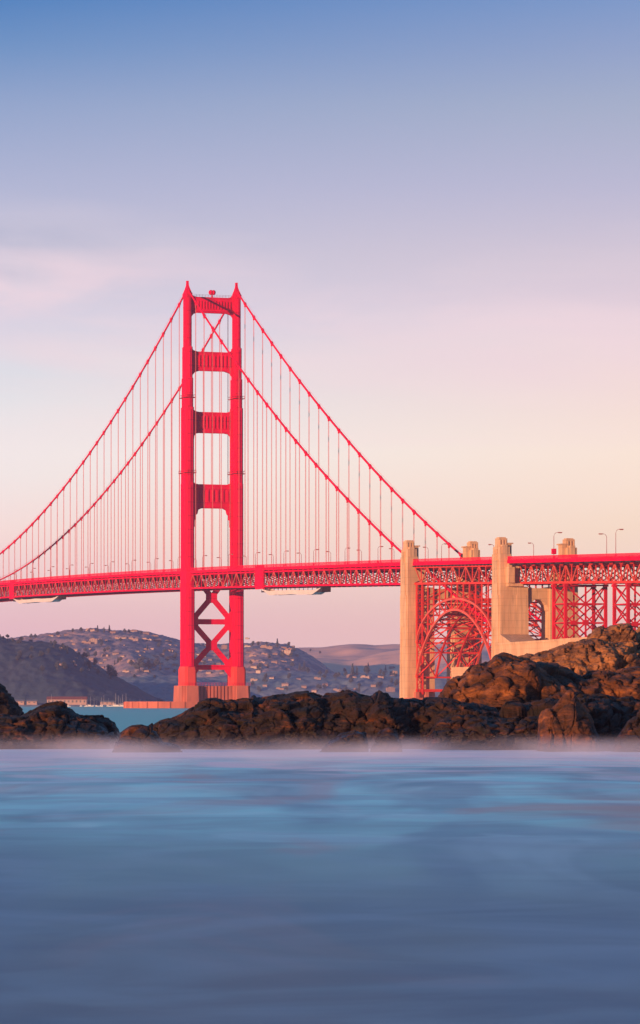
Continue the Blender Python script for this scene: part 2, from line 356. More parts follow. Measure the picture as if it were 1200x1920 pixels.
def water_mat():
    m = bpy.data.materials.new('sea_water'); m.use_nodes = True
    nt = m.node_tree; N, L = nt.nodes.new, nt.links.new; b = nt.nodes['Principled BSDF']
    geo = N('ShaderNodeNewGeometry'); sp = N('ShaderNodeSeparateXYZ'); L(geo.outputs['Position'], sp.inputs[0])
    def noise(sc, det, rot=0.0, dist=0.0, w=(0, 0, 0)):
        mp = N('ShaderNodeMapping'); L(geo.outputs['Position'], mp.inputs[0]); mp.inputs['Scale'].default_value = sc; mp.inputs['Rotation'].default_value = (0, 0, rot); mp.inputs['Location'].default_value = w
        n = N('ShaderNodeTexNoise'); L(mp.outputs[0], n.inputs[0]); n.inputs['Scale'].default_value = 1; n.inputs['Detail'].default_value = det; n.inputs['Distortion'].default_value = dist
        return n.outputs[0]
    def rng_(s, a, b_, c=0., d=1.):
        r = N('ShaderNodeMapRange'); r.interpolation_type = 'SMOOTHSTEP'; L(s, r.inputs[0])
        for k, v in zip((1, 2, 3, 4), (a, b_, c, d)): r.inputs[k].default_value = v
        return r.outputs[0]
    def mix(f, a, b_):
        x = N('ShaderNodeMix'); x.data_type = 'RGBA'; L(f, x.inputs[0])
        for k, v in ((6, a), (7, b_)):
            if isinstance(v, tuple): x.inputs[k].default_value = (*v, 1)
            else: L(v, x.inputs[k])
        return x.outputs[2]
    def mul(a, b_):
        x = N('ShaderNodeMath'); x.operation = 'MULTIPLY'; x.use_clamp = True
        for k, v in ((0, a), (1, b_)):
            if isinstance(v, (int, float)): x.inputs[k].default_value = v
            else: L(v, x.inputs[k])
        return x.outputs[0]
    Y = sp.outputs[1]
    # churned aeration: thin near the beach, thick where the swell breaks on the rocks
    surf = rng_(Y, 27, 98)
    base = mix(surf, (.225, .27, .315), (.46, .93, .95))
    s1 = noise((.16, .030, 1), 3, R(24), .8)
    base = mix(mul(rng_(s1, .42, .62), .6), base, (.22, .33, .45))
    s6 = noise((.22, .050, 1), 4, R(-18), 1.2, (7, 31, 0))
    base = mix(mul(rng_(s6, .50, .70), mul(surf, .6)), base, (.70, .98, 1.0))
    s2 = noise((.17, .13, 1), 3, R(20), 1.0, (4, 9, 0))
    base = mix(mul(rng_(s2, .38, .70), .38), base, (.15, .24, .34))
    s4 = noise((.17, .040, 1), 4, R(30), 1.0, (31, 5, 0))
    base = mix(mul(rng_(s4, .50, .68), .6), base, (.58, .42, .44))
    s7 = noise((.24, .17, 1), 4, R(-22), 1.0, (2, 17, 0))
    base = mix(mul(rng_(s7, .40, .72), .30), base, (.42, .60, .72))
    s3 = noise((.13, .085, 1), 6, R(12), 1.2, (14, 2, 0))
    foam = mul(rng_(s3, .45, .66), rng_(Y, 85, 150, 0., .9))
    base = mix(foam, base, (.92, .78, .84))
    edge = mul(rng_(Y, 135, 178), .75)
    base = mix(edge, base, (.90, .82, .90))
    rock_reflection = mul(mul(rng_(sp.outputs[0], 2.5, 9), rng_(noise((.16, .07, 1), 4, R(12), .8, (3, 40, 0)), .40, .60)), mul(rng_(Y, 55, 72), rng_(Y, 105, 88)))
    base = mix(mul(rock_reflection, .6), base, (.66, .36, .30))  # warm reflection of the rocks painted into the water colour
    bay = rng_(Y, 230, 300)
    base = mix(bay, base, (.26, .62, .58))
    L(base, b.inputs['Base Color'])
    b.inputs['Roughness'].default_value = .5; b.inputs['Specular IOR Level'].default_value = .12; b.inputs['IOR'].default_value = 1.15
    n5 = noise((.4, .6, 1), 4); bp = N('ShaderNodeBump'); L(n5, bp.inputs['Height']); bp.inputs['Strength'].default_value = .12; bp.inputs['Distance'].default_value = .2
    L(bp.outputs[0], b.inputs['Normal'])
    return m
M_WATER = water_mat()

# ------------------------------------------------------------------ haze
def haze():
    m = bpy.data.materials.new('haze_air'); m.use_nodes = True
    nt = m.node_tree; nt.nodes.clear(); out = nt.nodes.new('ShaderNodeOutputMaterial'); v = nt.nodes.new('ShaderNodeVolumePrincipled')
    v.inputs['Color'].default_value = (.72, .62, .92, 1); v.inputs['Density'].default_value = .000052; v.inputs['Anisotropy'].default_value = 0.0
    nt.links.new(v.outputs[0], out.inputs['Volume'])
    mb = MB().box((-4200, -150, -3), (4200, 8800, 236)); o = mb.build('haze', m); tag(o, kind='stuff')
haze()

# ------------------------------------------------------------------ water
def water():
    xs = np.concatenate([np.linspace(-4000, -60, 30), np.linspace(-55, 55, 111), np.linspace(60, 4000, 30)])
    ys = np.concatenate([np.linspace(-100, 20, 5), np.linspace(22, 200, 200), np.geomspace(210, 8700, 60)])
    X, Yy = np.meshgrid(xs, ys, indexing='ij')
    P = np.stack([X, Yy, np.zeros_like(X)], -1)
    f = np.clip((Yy - 20) / 30, 0, 1) * np.clip((230 - Yy) / 40, 0, 1) * np.clip((60 - np.abs(X)) / 10, 0, 1)
    Q = np.stack([X * .03, Yy * .11, X * 0], -1)
    P[..., 2] = (fbm(Q, 3, 3) * .10) * f
    o = grid_obj('sea', P, M_WATER); tag(o, kind='structure')
water()

# ------------------------------------------------------------------ far hills
M_HILL_WOOD = mat('wooded_hill', (.058, .092, .140), .95, .05, (.088, .105, .140), .015, bump=1.0, bscale=.12, coord='Object')  # hill colours lightened and tinted to carry the distance haze
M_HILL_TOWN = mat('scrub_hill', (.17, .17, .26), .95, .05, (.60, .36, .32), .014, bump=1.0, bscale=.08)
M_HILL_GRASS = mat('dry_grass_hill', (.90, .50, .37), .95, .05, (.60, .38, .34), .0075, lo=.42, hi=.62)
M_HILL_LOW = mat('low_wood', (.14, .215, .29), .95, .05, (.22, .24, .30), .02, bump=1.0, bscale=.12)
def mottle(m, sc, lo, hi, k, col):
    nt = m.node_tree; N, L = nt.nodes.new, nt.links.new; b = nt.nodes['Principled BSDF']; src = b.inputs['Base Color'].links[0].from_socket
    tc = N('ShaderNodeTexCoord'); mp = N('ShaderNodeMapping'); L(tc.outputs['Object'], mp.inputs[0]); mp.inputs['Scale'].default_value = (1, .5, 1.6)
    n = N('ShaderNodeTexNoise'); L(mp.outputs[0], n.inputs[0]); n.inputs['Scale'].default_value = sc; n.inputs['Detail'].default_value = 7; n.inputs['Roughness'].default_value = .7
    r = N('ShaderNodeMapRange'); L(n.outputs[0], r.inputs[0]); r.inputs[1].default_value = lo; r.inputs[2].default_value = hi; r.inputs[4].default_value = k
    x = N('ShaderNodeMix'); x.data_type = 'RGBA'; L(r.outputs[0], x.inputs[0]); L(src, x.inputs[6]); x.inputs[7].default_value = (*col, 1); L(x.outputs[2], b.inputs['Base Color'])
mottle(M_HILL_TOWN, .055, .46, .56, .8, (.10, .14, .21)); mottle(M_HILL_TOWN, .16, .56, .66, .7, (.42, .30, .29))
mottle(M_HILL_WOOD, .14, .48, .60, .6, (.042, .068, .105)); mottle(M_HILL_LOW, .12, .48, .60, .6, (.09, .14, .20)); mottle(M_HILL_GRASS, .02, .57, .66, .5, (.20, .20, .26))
HILLS = []
class Hill:
    def __init__(s, name, prof, Yf, Yc, Yb, material, canopy=0, csize=9, spur=.0, step=3.0, seed=0, pw=1.0):
        s.xs = [(p[0] - 600) / F * Yc for p in prof]; s.zs = [CAMH + (HOR - p[1]) / F * Yc for p in prof]
        s.Yf, s.Yc, s.Yb, s.canopy, s.cs, s.spur, s.seed, s.pw = Yf, Yc, Yb, canopy, csize, spur, seed, pw
        s.name = name; HILLS.append(s)
        xs = np.arange(s.xs[0], s.xs[-1] + step, step); ys = np.concatenate([np.arange(Yf - 10, Yc, step * 1.6), np.arange(Yc, Yb + step, step * 6)])
        X, Yy = np.meshgrid(xs, ys, indexing='ij'); Z = s.h(X, Yy)
        o = grid_obj(name, np.stack([X, Yy, Z], -1), material); tag(o, kind='structure')
    def h(s, X, Y):
        Xs = X * s.Yc / np.maximum(Y, 10) * .5 + X * .5
        H = np.interp(Xs, s.xs, s.zs)
        # smooth the outline a little
        H = (H + np.interp(Xs - 12, s.xs, s.zs) + np.interp(Xs + 12, s.xs, s.zs)) / 3
        u = np.clip((Y - s.Yf) / (s.Yc - s.Yf), 0, 1); w = np.clip((Y - s.Yc) / (s.Yb - s.Yc), 0, 1)
        pr = np.where(Y < s.Yc, np.sin(u * math.pi / 2) ** s.pw, np.cos(w * math.pi / 2))
        Q = np.stack([X / 260, Y / 420, X * 0 + s.seed], -1)
        sp = fbm(Q, 4, s.seed, ridged=True)
        Z = H * pr * (1 + s.spur * (sp - .3) * (1 - u) * 1.6) + fbm(Q * 7, 3, s.seed + 5) * 1.5 * pr
        if s.canopy:
            f1, f2 = voro(np.stack([X / s.cs, Y / s.cs, X * 0 + .5], -1), s.seed)
            g1, g2 = voro(np.stack([X / s.cs / 2.3, Y / s.cs / 2.3, X * 0 + .5], -1), s.seed + 2)
            Z = Z + s.canopy * (np.sqrt(np.clip(1 - f1 * 1.1, 0, 1)) + .7 * np.sqrt(np.clip(1 - g1 * 1.1, 0, 1)) - .8) * np.clip(pr * 5, 0, 1)
        return np.where(Y < s.Yf, -2.0, Z - 1.0 * (1 - np.clip(u * 30, 0, 1)) * (Y < s.Yc))
def hit(x, y, which=None):
    Ys = np.arange(2600, 8600, 3.0); X = (x - 600) / F * Ys; Zr = CAMH + (HOR - y) / F * Ys; best = None
    for h in HILLS:
        if which and h.name not in which: continue
        m = (Ys > h.Yf) & (Ys < h.Yb); z = np.where(m, h.h(X, Ys), -9)
        k = np.nonzero(z >= Zr)[0]
        if len(k) and (best is None or Ys[k[0]] < best[1]): best = (X[k[0]], Ys[k[0]], z[k[0]])
    return best
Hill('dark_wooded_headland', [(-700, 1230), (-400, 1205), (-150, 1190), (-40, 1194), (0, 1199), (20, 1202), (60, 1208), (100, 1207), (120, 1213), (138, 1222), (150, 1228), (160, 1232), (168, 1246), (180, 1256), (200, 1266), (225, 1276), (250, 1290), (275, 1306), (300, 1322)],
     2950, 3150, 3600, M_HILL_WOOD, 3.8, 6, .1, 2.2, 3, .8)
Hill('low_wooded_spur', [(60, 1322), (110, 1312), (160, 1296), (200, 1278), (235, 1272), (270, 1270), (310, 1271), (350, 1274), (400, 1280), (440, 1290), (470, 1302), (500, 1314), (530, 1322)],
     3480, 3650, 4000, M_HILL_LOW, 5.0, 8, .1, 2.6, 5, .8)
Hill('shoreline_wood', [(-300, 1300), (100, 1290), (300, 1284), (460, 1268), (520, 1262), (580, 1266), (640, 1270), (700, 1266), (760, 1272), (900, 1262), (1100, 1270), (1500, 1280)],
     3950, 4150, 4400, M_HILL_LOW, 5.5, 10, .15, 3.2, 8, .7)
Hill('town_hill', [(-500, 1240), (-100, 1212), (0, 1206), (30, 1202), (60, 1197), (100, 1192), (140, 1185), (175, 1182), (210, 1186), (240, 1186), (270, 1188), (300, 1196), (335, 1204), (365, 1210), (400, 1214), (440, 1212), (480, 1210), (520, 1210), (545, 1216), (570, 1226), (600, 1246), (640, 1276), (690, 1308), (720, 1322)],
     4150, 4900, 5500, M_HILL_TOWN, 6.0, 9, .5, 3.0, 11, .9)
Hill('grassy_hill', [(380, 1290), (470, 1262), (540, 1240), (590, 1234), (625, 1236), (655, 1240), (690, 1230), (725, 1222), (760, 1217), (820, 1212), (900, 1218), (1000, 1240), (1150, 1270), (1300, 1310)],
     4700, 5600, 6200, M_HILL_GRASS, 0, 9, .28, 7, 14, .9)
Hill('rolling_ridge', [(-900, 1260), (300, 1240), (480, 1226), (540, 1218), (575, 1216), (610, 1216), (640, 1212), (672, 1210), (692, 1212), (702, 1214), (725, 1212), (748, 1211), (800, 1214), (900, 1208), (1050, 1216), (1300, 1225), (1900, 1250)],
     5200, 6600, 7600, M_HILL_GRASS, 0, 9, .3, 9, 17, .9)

# ------------------------------------------------------------------ the bridge
BX, BY = -57.78, 1925.26
bridge = empty('suspension_bridge', (BX, BY, 0), TH)
tag(bridge, 'long red suspension bridge with one tall tower, four concrete pylons and a steel arch', 'bridge')
def b2w(e, t, z): return Vector((BX + e * CT - t * ST, BY + e * ST + t * CT, z))
_zt = np.polyfit([419, 283, 51, -112, -324, -400, -464, -595, 640, 900, -720], [81, 79.7, 75.9, 72.3, 66.6, 64.6, 63.3, 59.4, 82.6, 79.5, 55.8], 5)
def zt(t): return float(np.polyval(_zt, t))          # top of the deck's outer rail
ZTOP, LOW, SL, SAG = 223.76, 82.09, 157.43, 9.75
def zc(t):
    if t >= 0: return LOW + (ZTOP - LOW) * ((640 - t) / 640) ** 2
    return ZTOP + SL * t / 343 - SAG * 4 * (-t / 343) * (1 + t / 343)
E0 = 13.7
S1a, S1b, S2a, S2b = -341.0, -350.5, -451.5, -461.0
NEND, SEND = 720.0, -700.0

def cruci(a, b, sa, sb):   # half sizes a (across), b (along) with two steps cut out of each corner
    q = [(a, 0), (a, b - 2*sb), (a - sa, b - 2*sb), (a - sa, b - sb), (a - 2*sa, b - sb), (a - 2*sa, b), (0, b)]
    p = q[1:-1]; r = []
    r += p
    r += [(-x, y) for x, y in reversed(p)]
    r += [(-x, -y) for x, y in p]
    r += [(x, -y) for x, y in reversed(p)]
    return r
tower = empty('tower', (0, 0, 0), 0, bridge)
SEC = [(192.7, 220.0, 3.2, 6.4), (176, 192.7, 3.9, 7.8), (160.5, 176, 4.3, 8.8), (120, 160.5, 4.7, 10.4), (74, 120, 4.8, 11.2), (21.6, 74, 4.7, 13.6)]
for s in (-1, 1):
    mb = MB()
    for z0, z1, w, l in SEC:
        mb.prism(cruci(w/2, l/2, w*.09, l*.045), z0, z1, c=(s*E0, 0))
        # raised pilaster strips on each long face
        for q in (-1, 1):
            mb.box((s*E0 - w*.10, q*l/2 - .02, z0 + .6), (s*E0 + w*.10, q*(l/2 + .22), z1 - 1.2))
            mb.box((s*E0 + q*(w/2 - .02), -l*.12, z0 + .6), (s*E0 + q*(w/2 + .2), l*.12, z1 - 1.2))
    mb.build('tower_leg', M_RED, tower)
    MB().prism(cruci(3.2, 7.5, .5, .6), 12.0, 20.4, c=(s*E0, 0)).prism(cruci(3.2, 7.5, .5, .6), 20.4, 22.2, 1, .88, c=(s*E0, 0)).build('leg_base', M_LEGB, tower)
    sp = MB()   # saddle housing and stepped spire
    w, l = 3.2, 6.4
    rect = lambda a, b: [(a, b), (-a, b), (-a, -b), (a, -b)]
    sp.prism(rect(1.75, 3.5), 220.0, 221.2, c=(s*E0, 0)); sp.prism(rect(1.55, 3.2), 221.2, 223.2, 1, .72, c=(s*E0, 0))
    sp.prism(rect(1.1, 2.0), 223.2, 225.4, 1, .55, c=(s*E0, 0)); sp.prism(rect(.62, .9), 225.4, 227.4, 1, .8, c=(s*E0, 0)); sp.prism(rect(.6, .65), 227.4, 228.0, c=(s*E0, 0))
    sp.build('spire', M_RED, tower)
    for zz, w, l in ((165.4, 4.3, 8.4), (125.2, 4.75, 10.0)):
        g = MB(); g.box((s*E0 - w/2 - .9, -l/2 - .9, zz), (s*E0 + w/2 + .9, l/2 + .9, zz + .35))
        for a in (-1, 1):
            for k in range(7):
                f = -1 + k / 3
                g.box((s*E0 + f*(w/2 + .8) - .05, a*(l/2 + .8) - .05, zz + .35), (s*E0 + f*(w/2 + .8) + .05, a*(l/2 + .8) + .05, zz + 1.5))
            g.box((s*E0 - w/2 - .85, a*(l/2 + .8) - .05, zz + 1.45), (s*E0 + w/2 + .85, a*(l/2 + .8) + .05, zz + 1.58))
            g.box((s*E0 + a*(w/2 + .8) - .05, -l/2 - .85, zz + 1.45), (s*E0 + a*(w/2 + .8) + .05, l/2 + .85, zz + 1.58))
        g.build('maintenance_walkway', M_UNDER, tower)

def portal(z1, z0, wt, wb, nrib, haunch_dn, haunch_up, dep, rib_z):
    """strut between the legs: z1 top, z0 bottom; wt/wb = leg widths above/below; stepped haunches"""
    s = empty('portal_strut', (0, 0, 0), 0, tower)
    xi = E0 - wt/2 + .25; xb = E0 - wb/2 + .25
    top = [(-xi, z1 + haunch_up), (-xi + .25*haunch_up, z1 + haunch_up*.42), (-xi + .6*haunch_up, z1 + haunch_up*.14), (-xi + 1.2*haunch_up, z1)]
    n = len(haunch_dn)
    bot = [(xb - dx, z0 - dz) for dx, dz in haunch_dn]
    poly = top + [(-x, z) for x, z in reversed(top)] + bot + [(-x, z) for x, z in reversed(bot)]
    mb = MB(); mb.slab(poly, 'y', -dep/2, dep/2)
    # cornice lips, stepped
    zt_, zb_ = z1, z0
    for q in (-1, 1):
        mb.box((-xi, q*dep/2, zt_ - .9), (xi, q*(dep/2 + .25), zt_ - .25)); mb.box((-xi, q*dep/2, zb_ + .5), (xi, q*(dep/2 + .25), zb_ + 1.2))
    a, b = rib_z; span = 2*(E0 - wt/2 - 1.6)
    for k in range(nrib):
        x = -span/2 + span*(k + .5)/nrib
        for q in (-1, 1):
            mb.box((x - span/nrib*.30, q*dep/2, a), (x + span/nrib*.30, q*(dep/2 + .34), b))
            mb.box((x - span/nrib*.14, q*(dep/2+.34), a + .6), (x + span/nrib*.14, q*(dep/2 + .55), b - .6))
    mb.build('strut_panel', M_RED, s)
round_h = lambda r: [(0, r), (.12*r, .55*r), (.42*r, .18*r), (r, 0)]
portal(219.6, 211.2, 3.2, 3.2, 13, round_h(4.2), 3.0, 2.4, (213.0, 217.6))
portal(190.4, 180.2, 3.2, 3.9, 10, round_h(5.0), 3.4, 2.4, (182.0, 188.6))
portal(158.2, 147.0, 4.3, 4.75, 10, [(0, 7.0), (.5, 7.0), (.6, 4.2), (1.1, 4.2), (1.4, 1.6), (2.4, .4), (4.6, 0)], 3.4, 2.4, (149.2, 156.2))
portal(119.6, 106.8, 4.75, 4.95, 7, [(0, 15.0), (.9, 15.0), (.9, 10.0), (1.5, 10.0), (1.5, 6.2), (2.2, 6.2), (2.2, 3.6), (3.0, 3.2), (3.6, .9), (5.4, 0)], 3.0, 2.2, (110.2, 116.8))
rl = MB()
for k in range(12): rl.box((-9 + k*18/11 - .05, -1.2, 219.6), (-9 + k*18/11 + .05, -1.1, 220.9))
for z in (220.2, 220.85): rl.box((-10.5, -1.2, z), (10.5, -1.1, z + .08))
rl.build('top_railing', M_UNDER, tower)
bc = MB()   # beacon: two rounded lobes on a short stalk
bc.box((-.3, -.3, 219.6), (.3, .3, 221.0))
for q in (-1, 1):
    for i in range(9):
        a0, a1 = -math.pi/2 + math.pi*i/9, -math.pi/2 + math.pi*(i+1)/9
        ring = lambda a: [(q*.75 + 1.25*math.cos(a)*math.cos(b_), 1.25*math.cos(a)*math.sin(b_), 222.3 + 1.35*math.sin(a)) for b_ in [2*math.pi*k/12 for k in range(12)]]
        bc.add(ring(a0) + ring(a1), [(k, (k+1) % 12, 12+(k+1) % 12, 12+k) for k in range(12)])
bo = bc.build('beacon', M_RED, tower, True); bo.location.x = .1

# cross bracing below the deck
cb = MB(); xi = E0 - 2.6 + .3
def xbrace(zu, zl, w):
    zm = (zu + zl)/2
    for s in (-1, 1):
        cb.beam((s*xi, 0, zl), (-s*xi, 0, zu), w, 3.0, up=(0, 1, 0))
    pass
def plate(poly): cb.slab(poly, 'y', -.82, .82)
for zu, zl, zm in ((73.5, 46.3, 59.3), (46.3, 21.5, 33.9)):
    for s in (-1, 1):
        for zz in (zu, zl):
            p, q = Vector((0, 0, zm)), Vector((s*xi, 0, zz))
            d = (q - p).normalized(); nrm = Vector((-d.z, 0, d.x)) * 1.35
            cb.slab([((p - nrm).x, (p - nrm).z), ((q - nrm).x, (q - nrm).z), ((q + nrm).x, (q + nrm).z), ((p + nrm).x, (p + nrm).z)], 'y', -.70 + .01*s + (.004 if zz == zu else 0), .70 + .01*s + (.004 if zz == zu else 0))
    plate([(-2.9, zm - 2.0), (-.3, zm - 3.0), (.3, zm - 3.0), (2.9, zm - 2.0), (2.9, zm + 2.0), (.3, zm + 2.2), (-.3, zm + 2.2), (-2.9, zm + 2.0)])
for zc_, hh in ((46.2, 1.4), (21.8, 1.3)):
    cb.box((-xi, -.76, zc_ - hh), (xi, .76, zc_ + hh))
    for s in (-1, 1):
        cb.slab([(s*xi, zc_ - 6), (s*(xi - 1.2), zc_ - 5), (s*(xi - 3.8), zc_ - 1.9), (s*(xi - 3.8), zc_ + 1.9), (s*(xi - 1.2), zc_ + 5), (s*xi, zc_ + 6)], 'y', -.88, .88)
cb.build('cross_bracing', M_RED, tower).location.y = .8

# tower pier
pier = empty('pier', (0, 0, 0), 0, bridge)
for s in (-1, 1):
    mb = MB(); a, b = 5.2, 10.5
    poly = [(a, b-3), (a-1, b-3), (a-1, b-1.5), (a-2, b-1.5), (a-2, b), (-a+2, b), (-a+2, b-1.5), (-a+1, b-1.5), (-a+1, b-3), (-a, b-3), (-a, -b+3), (-a+1, -b+3), (-a+1, -b+1.5), (-a+2, -b+1.5), (-a+2, -b), (a-2, -b), (a-2, -b+1.5), (a-1, -b+1.5), (a-1, -b+3), (a, -b+3)]
    mb.prism(poly, -1, 12, 1.06, .98, c=(s*(E0 + .2), 0)); mb.build('pier_block', M_PIER, pier)
mb = MB(); mb.box((-8.8, -6.5, -1), (8.8, 6.5, 11.6))
for k in range(9):
    x = -7.8 + k*15.6/8
    for q in (-1, 1): mb.box((x - .55, q*6.5, -1), (x + .55, q*7.3, 11.9))
mb.build('pier_web', M_PIER, pier)
mb = MB()
for k in range(24):
    x = -19 + k*38/23; mb.box((x - .04, -8.0, 12.0), (x + .04, -7.9, 13.5))
mb.box((-19, -8.0, 13.4), (19, -7.9, 13.5)); mb.box((-19, -8.0, 12.7), (19, -7.9, 12.78)); mb.build('pier_railing', M_RED, pier)

# fender: oval concrete wall standing in the water round the pier
fd = MB(); n = 64; ax, ay = 47.0, 27.0; O = []
for k in range(n):
    a = 2*math.pi*k/n; c, s = math.cos(a), math.sin(a)
    ca, sa = math.copysign(abs(c)**.75, c), math.copysign(abs(s)**.75, s)
    O.append((ax*ca, ay*sa))
for k in range(n):
    p, q = Vector((*O[k], 0)), Vector((*O[(k+1) % n], 0))
    i, j = p*.94, q*.94
    fd.add([(p.x, p.y, -2), (q.x, q.y, -2), (q.x, q.y, 3.5), (p.x, p.y, 3.5), (i.x, i.y, -2), (j.x, j.y, -2), (j.x, j.y, 3.5), (i.x, i.y, 3.5)], [(0,1,2,3), (4,7,6,5), (3,2,6,7)])
    if k % 2 == 0: fd.box((p.x*1.004 - .25, p.y*1.004 - .25, -2), (p.x*1.004 + .25, p.y*1.004 + .25, 3.2))
fo = fd.build('pier_fender', M_PIER); fo.location = b2w(0, 0, 0); fo.rotation_euler.z = TH
tag(fo, 'low oval concrete fender wall standing in the water around the foot of the red tower', 'fender wall')

# ---- main cables and suspenders
def cable_pts(e):
    ts = list(np.arange(S1a + 1, 0, 7.0)) + list(np.arange(0, NEND + 1, 8.0))
    return [(e, t, zc(t) if t < 640 else zc(640)) for t in ts]
susp_far = MB(); nfar = 0
for s in (-1, 1):
    mc = MB().tube(cable_pts(s*E0), .50, 8).build('main_cable', M_RED, bridge, True)
    MB().tube([(s*12.4, S1b + .5, 65.0), (s*12.4, -400, 47.6), (s*12.4, S2a - .5, 31.0)], .62, 8).build('cable_tail', M_RED, bridge, True)
    MB().tube([(s*(E0), S1a + .2, zc(-341)), (s*E0, S1a - 1.5 + 6, zc(-336) + .0)], .75, 8).build('cable_sleeve', M_DARK, mc, True)
    hl = MB()
    for o in (-.45, .45): hl.tube([(s*E0 + o, t, z + 1.35) for _, t, z in cable_pts(0)[::1]], .05, 4)
    hl.build('hand_line', M_RED, mc)
    for k in list(range(-22, 0)) + list(range(1, 42)):
        t = k * 15.24
        if t < S1a + 2: continue
        z = zc(t); d = Vector((0, 15.24, zc(t + 7.6) - zc(t - 7.6))).normalized() if t + 7.6 < 640 and t - 7.6 > S1a else Vector((0, 1, 0))
        m1 = susp_far if k > 29 else MB()
        for o in (-.45, .45): m1.box((s*E0 - .07, t + o - .07, zt(t) - 2.0), (s*E0 + .07, t + o + .07, z - .35))
        if k > 29: continue
        so = m1.build('suspender', M_ROPE, bridge)
        b = MB().tube([(s*E0, t - d.y*.8, z - d.z*.8), (s*E0, t + d.y*.8, z + d.z*.8)], .78, 8)
        b.box((s*E0 - .35, t - .45, z - 1.7), (s*E0 + .35, t + .45, z - .5)); b.build('cable_band', M_RED, so)
tag(susp_far.build('suspender', M_ROPE, bridge), kind='stuff')

# ---- deck and stiffening trusses
def deck_run(t0, t1, e, half, step, paint, approach=False):
    n = max(1, round((t1 - t0) / step)); ts = [t0 + (t1 - t0)*k/n for k in range(n + 1)]
    for s in (-1, 1):
        m = MB(); dg = MB(); x = s*e
        for k in range(n):
            a, b = ts[k], ts[k+1]; A, B = zt(a), zt(b)
            m.beam((x, a, A - 3.6), (x, b, B - 3.6), .75, .75); m.beam((x, a, A - 10.8), (x, b, B - 10.8), .8, .9)
            if k % 2 == 0: dg.beam((x, a, A - 10.8), (x, b, B - 3.6), .40, .46)
            else: dg.beam((x, a, A - 3.6), (x, b, B - 10.8), .40, .46)
            m.beam((x, a, A - 10.8), (x, a, A - 3.6), .34, .42)
        dg.build('truss_diagonals', M_RIB, m.build('stiffening_truss', paint, bridge))  # diagonals in paler orange: their sunlit look is put into the colour
        g = MB()
        for k in range(n):
            a, b = ts[k], ts[k+1]; A, B = zt(a), zt(b)
            g.beam((s*half, a, A - 2.05), (s*half, b, B - 2.05), .3, 1.5)
            if s < 0 or True:
                g.beam((s*e, a, A - 3.4), (s*half, a, A - 1.9), .3, .5)
        g.build('edge_girder', M_RED if not approach else M_RED, bridge)
        r = MB()
        for k in range(n):
            a, b = ts[k], ts[k+1]; A, B = zt(a), zt(b)
            r.beam((s*half, a, A - .02), (s*half, b, B - .02), .16, .16); r.beam((s*half, a, A - 1.15), (s*half, b, B - 1.15), .1, .1)
            for j in range(6):
                f = j/6; r.box((s*half - .05, a + (b-a)*f - .09, A + (B-A)*f - 1.3), (s*half + .05, a + (b-a)*f + .09, A + (B-A)*f))
            for j in range(18):
                f = (j + .5)/18; r.box((s*half - .02, a + (b-a)*f - .10, A + (B-A)*f - 1.2), (s*half + .02, a + (b-a)*f + .10, A + (B-A)*f - .1))
        r.build('railing', M_RED, bridge)
    f = MB()
    for k in range(n + 1):
        a = ts[k]; A = zt(a)
        f.beam((-e, a, A - 3.9), (e, a, A - 3.9), .5, 1.5); f.beam((-e, a, A - 10.6), (e, a, A - 10.6), .45, .6)
        f.beam((-e, a, A - 10.4), (0, a, A - 4.4), .3, .3); f.beam((e, a, A - 10.4), (0, a, A - 4.4), .3, .3)
        if k < n:
            b = ts[k+1]; B = zt(b)
            f.beam((-e, a, A - 10.9), (e, b, B - 10.9), .35, .35); f.beam((e, a, A - 10.9), (-e, b, B - 10.9), .35, .35)
            for q in (-.66, -.33, 0, .33, .66): f.beam((q*e, a, A - 3.0), (q*e, b, B - 3.0), .35, .8)
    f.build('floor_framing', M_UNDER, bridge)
    d = MB()
    for k in range(n):
        a, b = ts[k], ts[k+1]; A, B = zt(a), zt(b)
        d.add([(-half + .3, a, A - 2.2), (half - .3, a, A - 2.2), (half - .3, b, B - 2.2), (-half + .3, b, B - 2.2), (-half + .3, a, A - 1.6), (half - .3, a, A - 1.6), (half - .3, b, B - 1.6), (-half + .3, b, B - 1.6)],
              [(0,3,2,1), (4,5,6,7), (0,1,5,4), (1,2,6,5), (2,3,7,6), (3,0,4,7)])
    d.build('road_deck', M_ROAD, bridge)
deck_run(S1a + .1, 0 - 2.8, 13.7, 14.6, 7.62, M_RED)
deck_run(-2.8, NEND, 13.7, 14.6, 7.62, M_RED)
deck_run(S2a + .1, S1b - .1, 13.9, 14.9, 7.77, M_ARCH)
deck_run(SEND, S2b - .1, 8.7, 14.2, 6.1, M_ARCH, True)
# dark dashed strips added for the shade in the gaps beneath the deck brackets
sp_ = MB()
for a, b, e in ((S1b - .2, S2a + .2, -15.0), (S2b - .2, SEND, -13.6)):
    n = 24
    sp_ = MB()
    for k in range(n):
        u, v, w = a + (b-a)*k/n, a + (b-a)*(k + .62)/n, a + (b-a)*(k + 1)/n
        sp_.beam((e, u, zt(u) - 3.15), (e, v, zt(v) - 3.15), .35, .5); sp_.beam((e, v, zt(v) - 3.15), (e, w, zt(w) - 3.15), .14, .14)
    sp_.build('bracket_gap_shade', M_DARK, bridge)

for a, b in ((S1a + .1, S1b - .1), (S2a + .1, S2b - .1)):
    MB().box((-12.5, a, zt(a) - 2.2), (12.5, b, zt(b) - 1.6)).build('road_deck', M_ROAD, bridge)
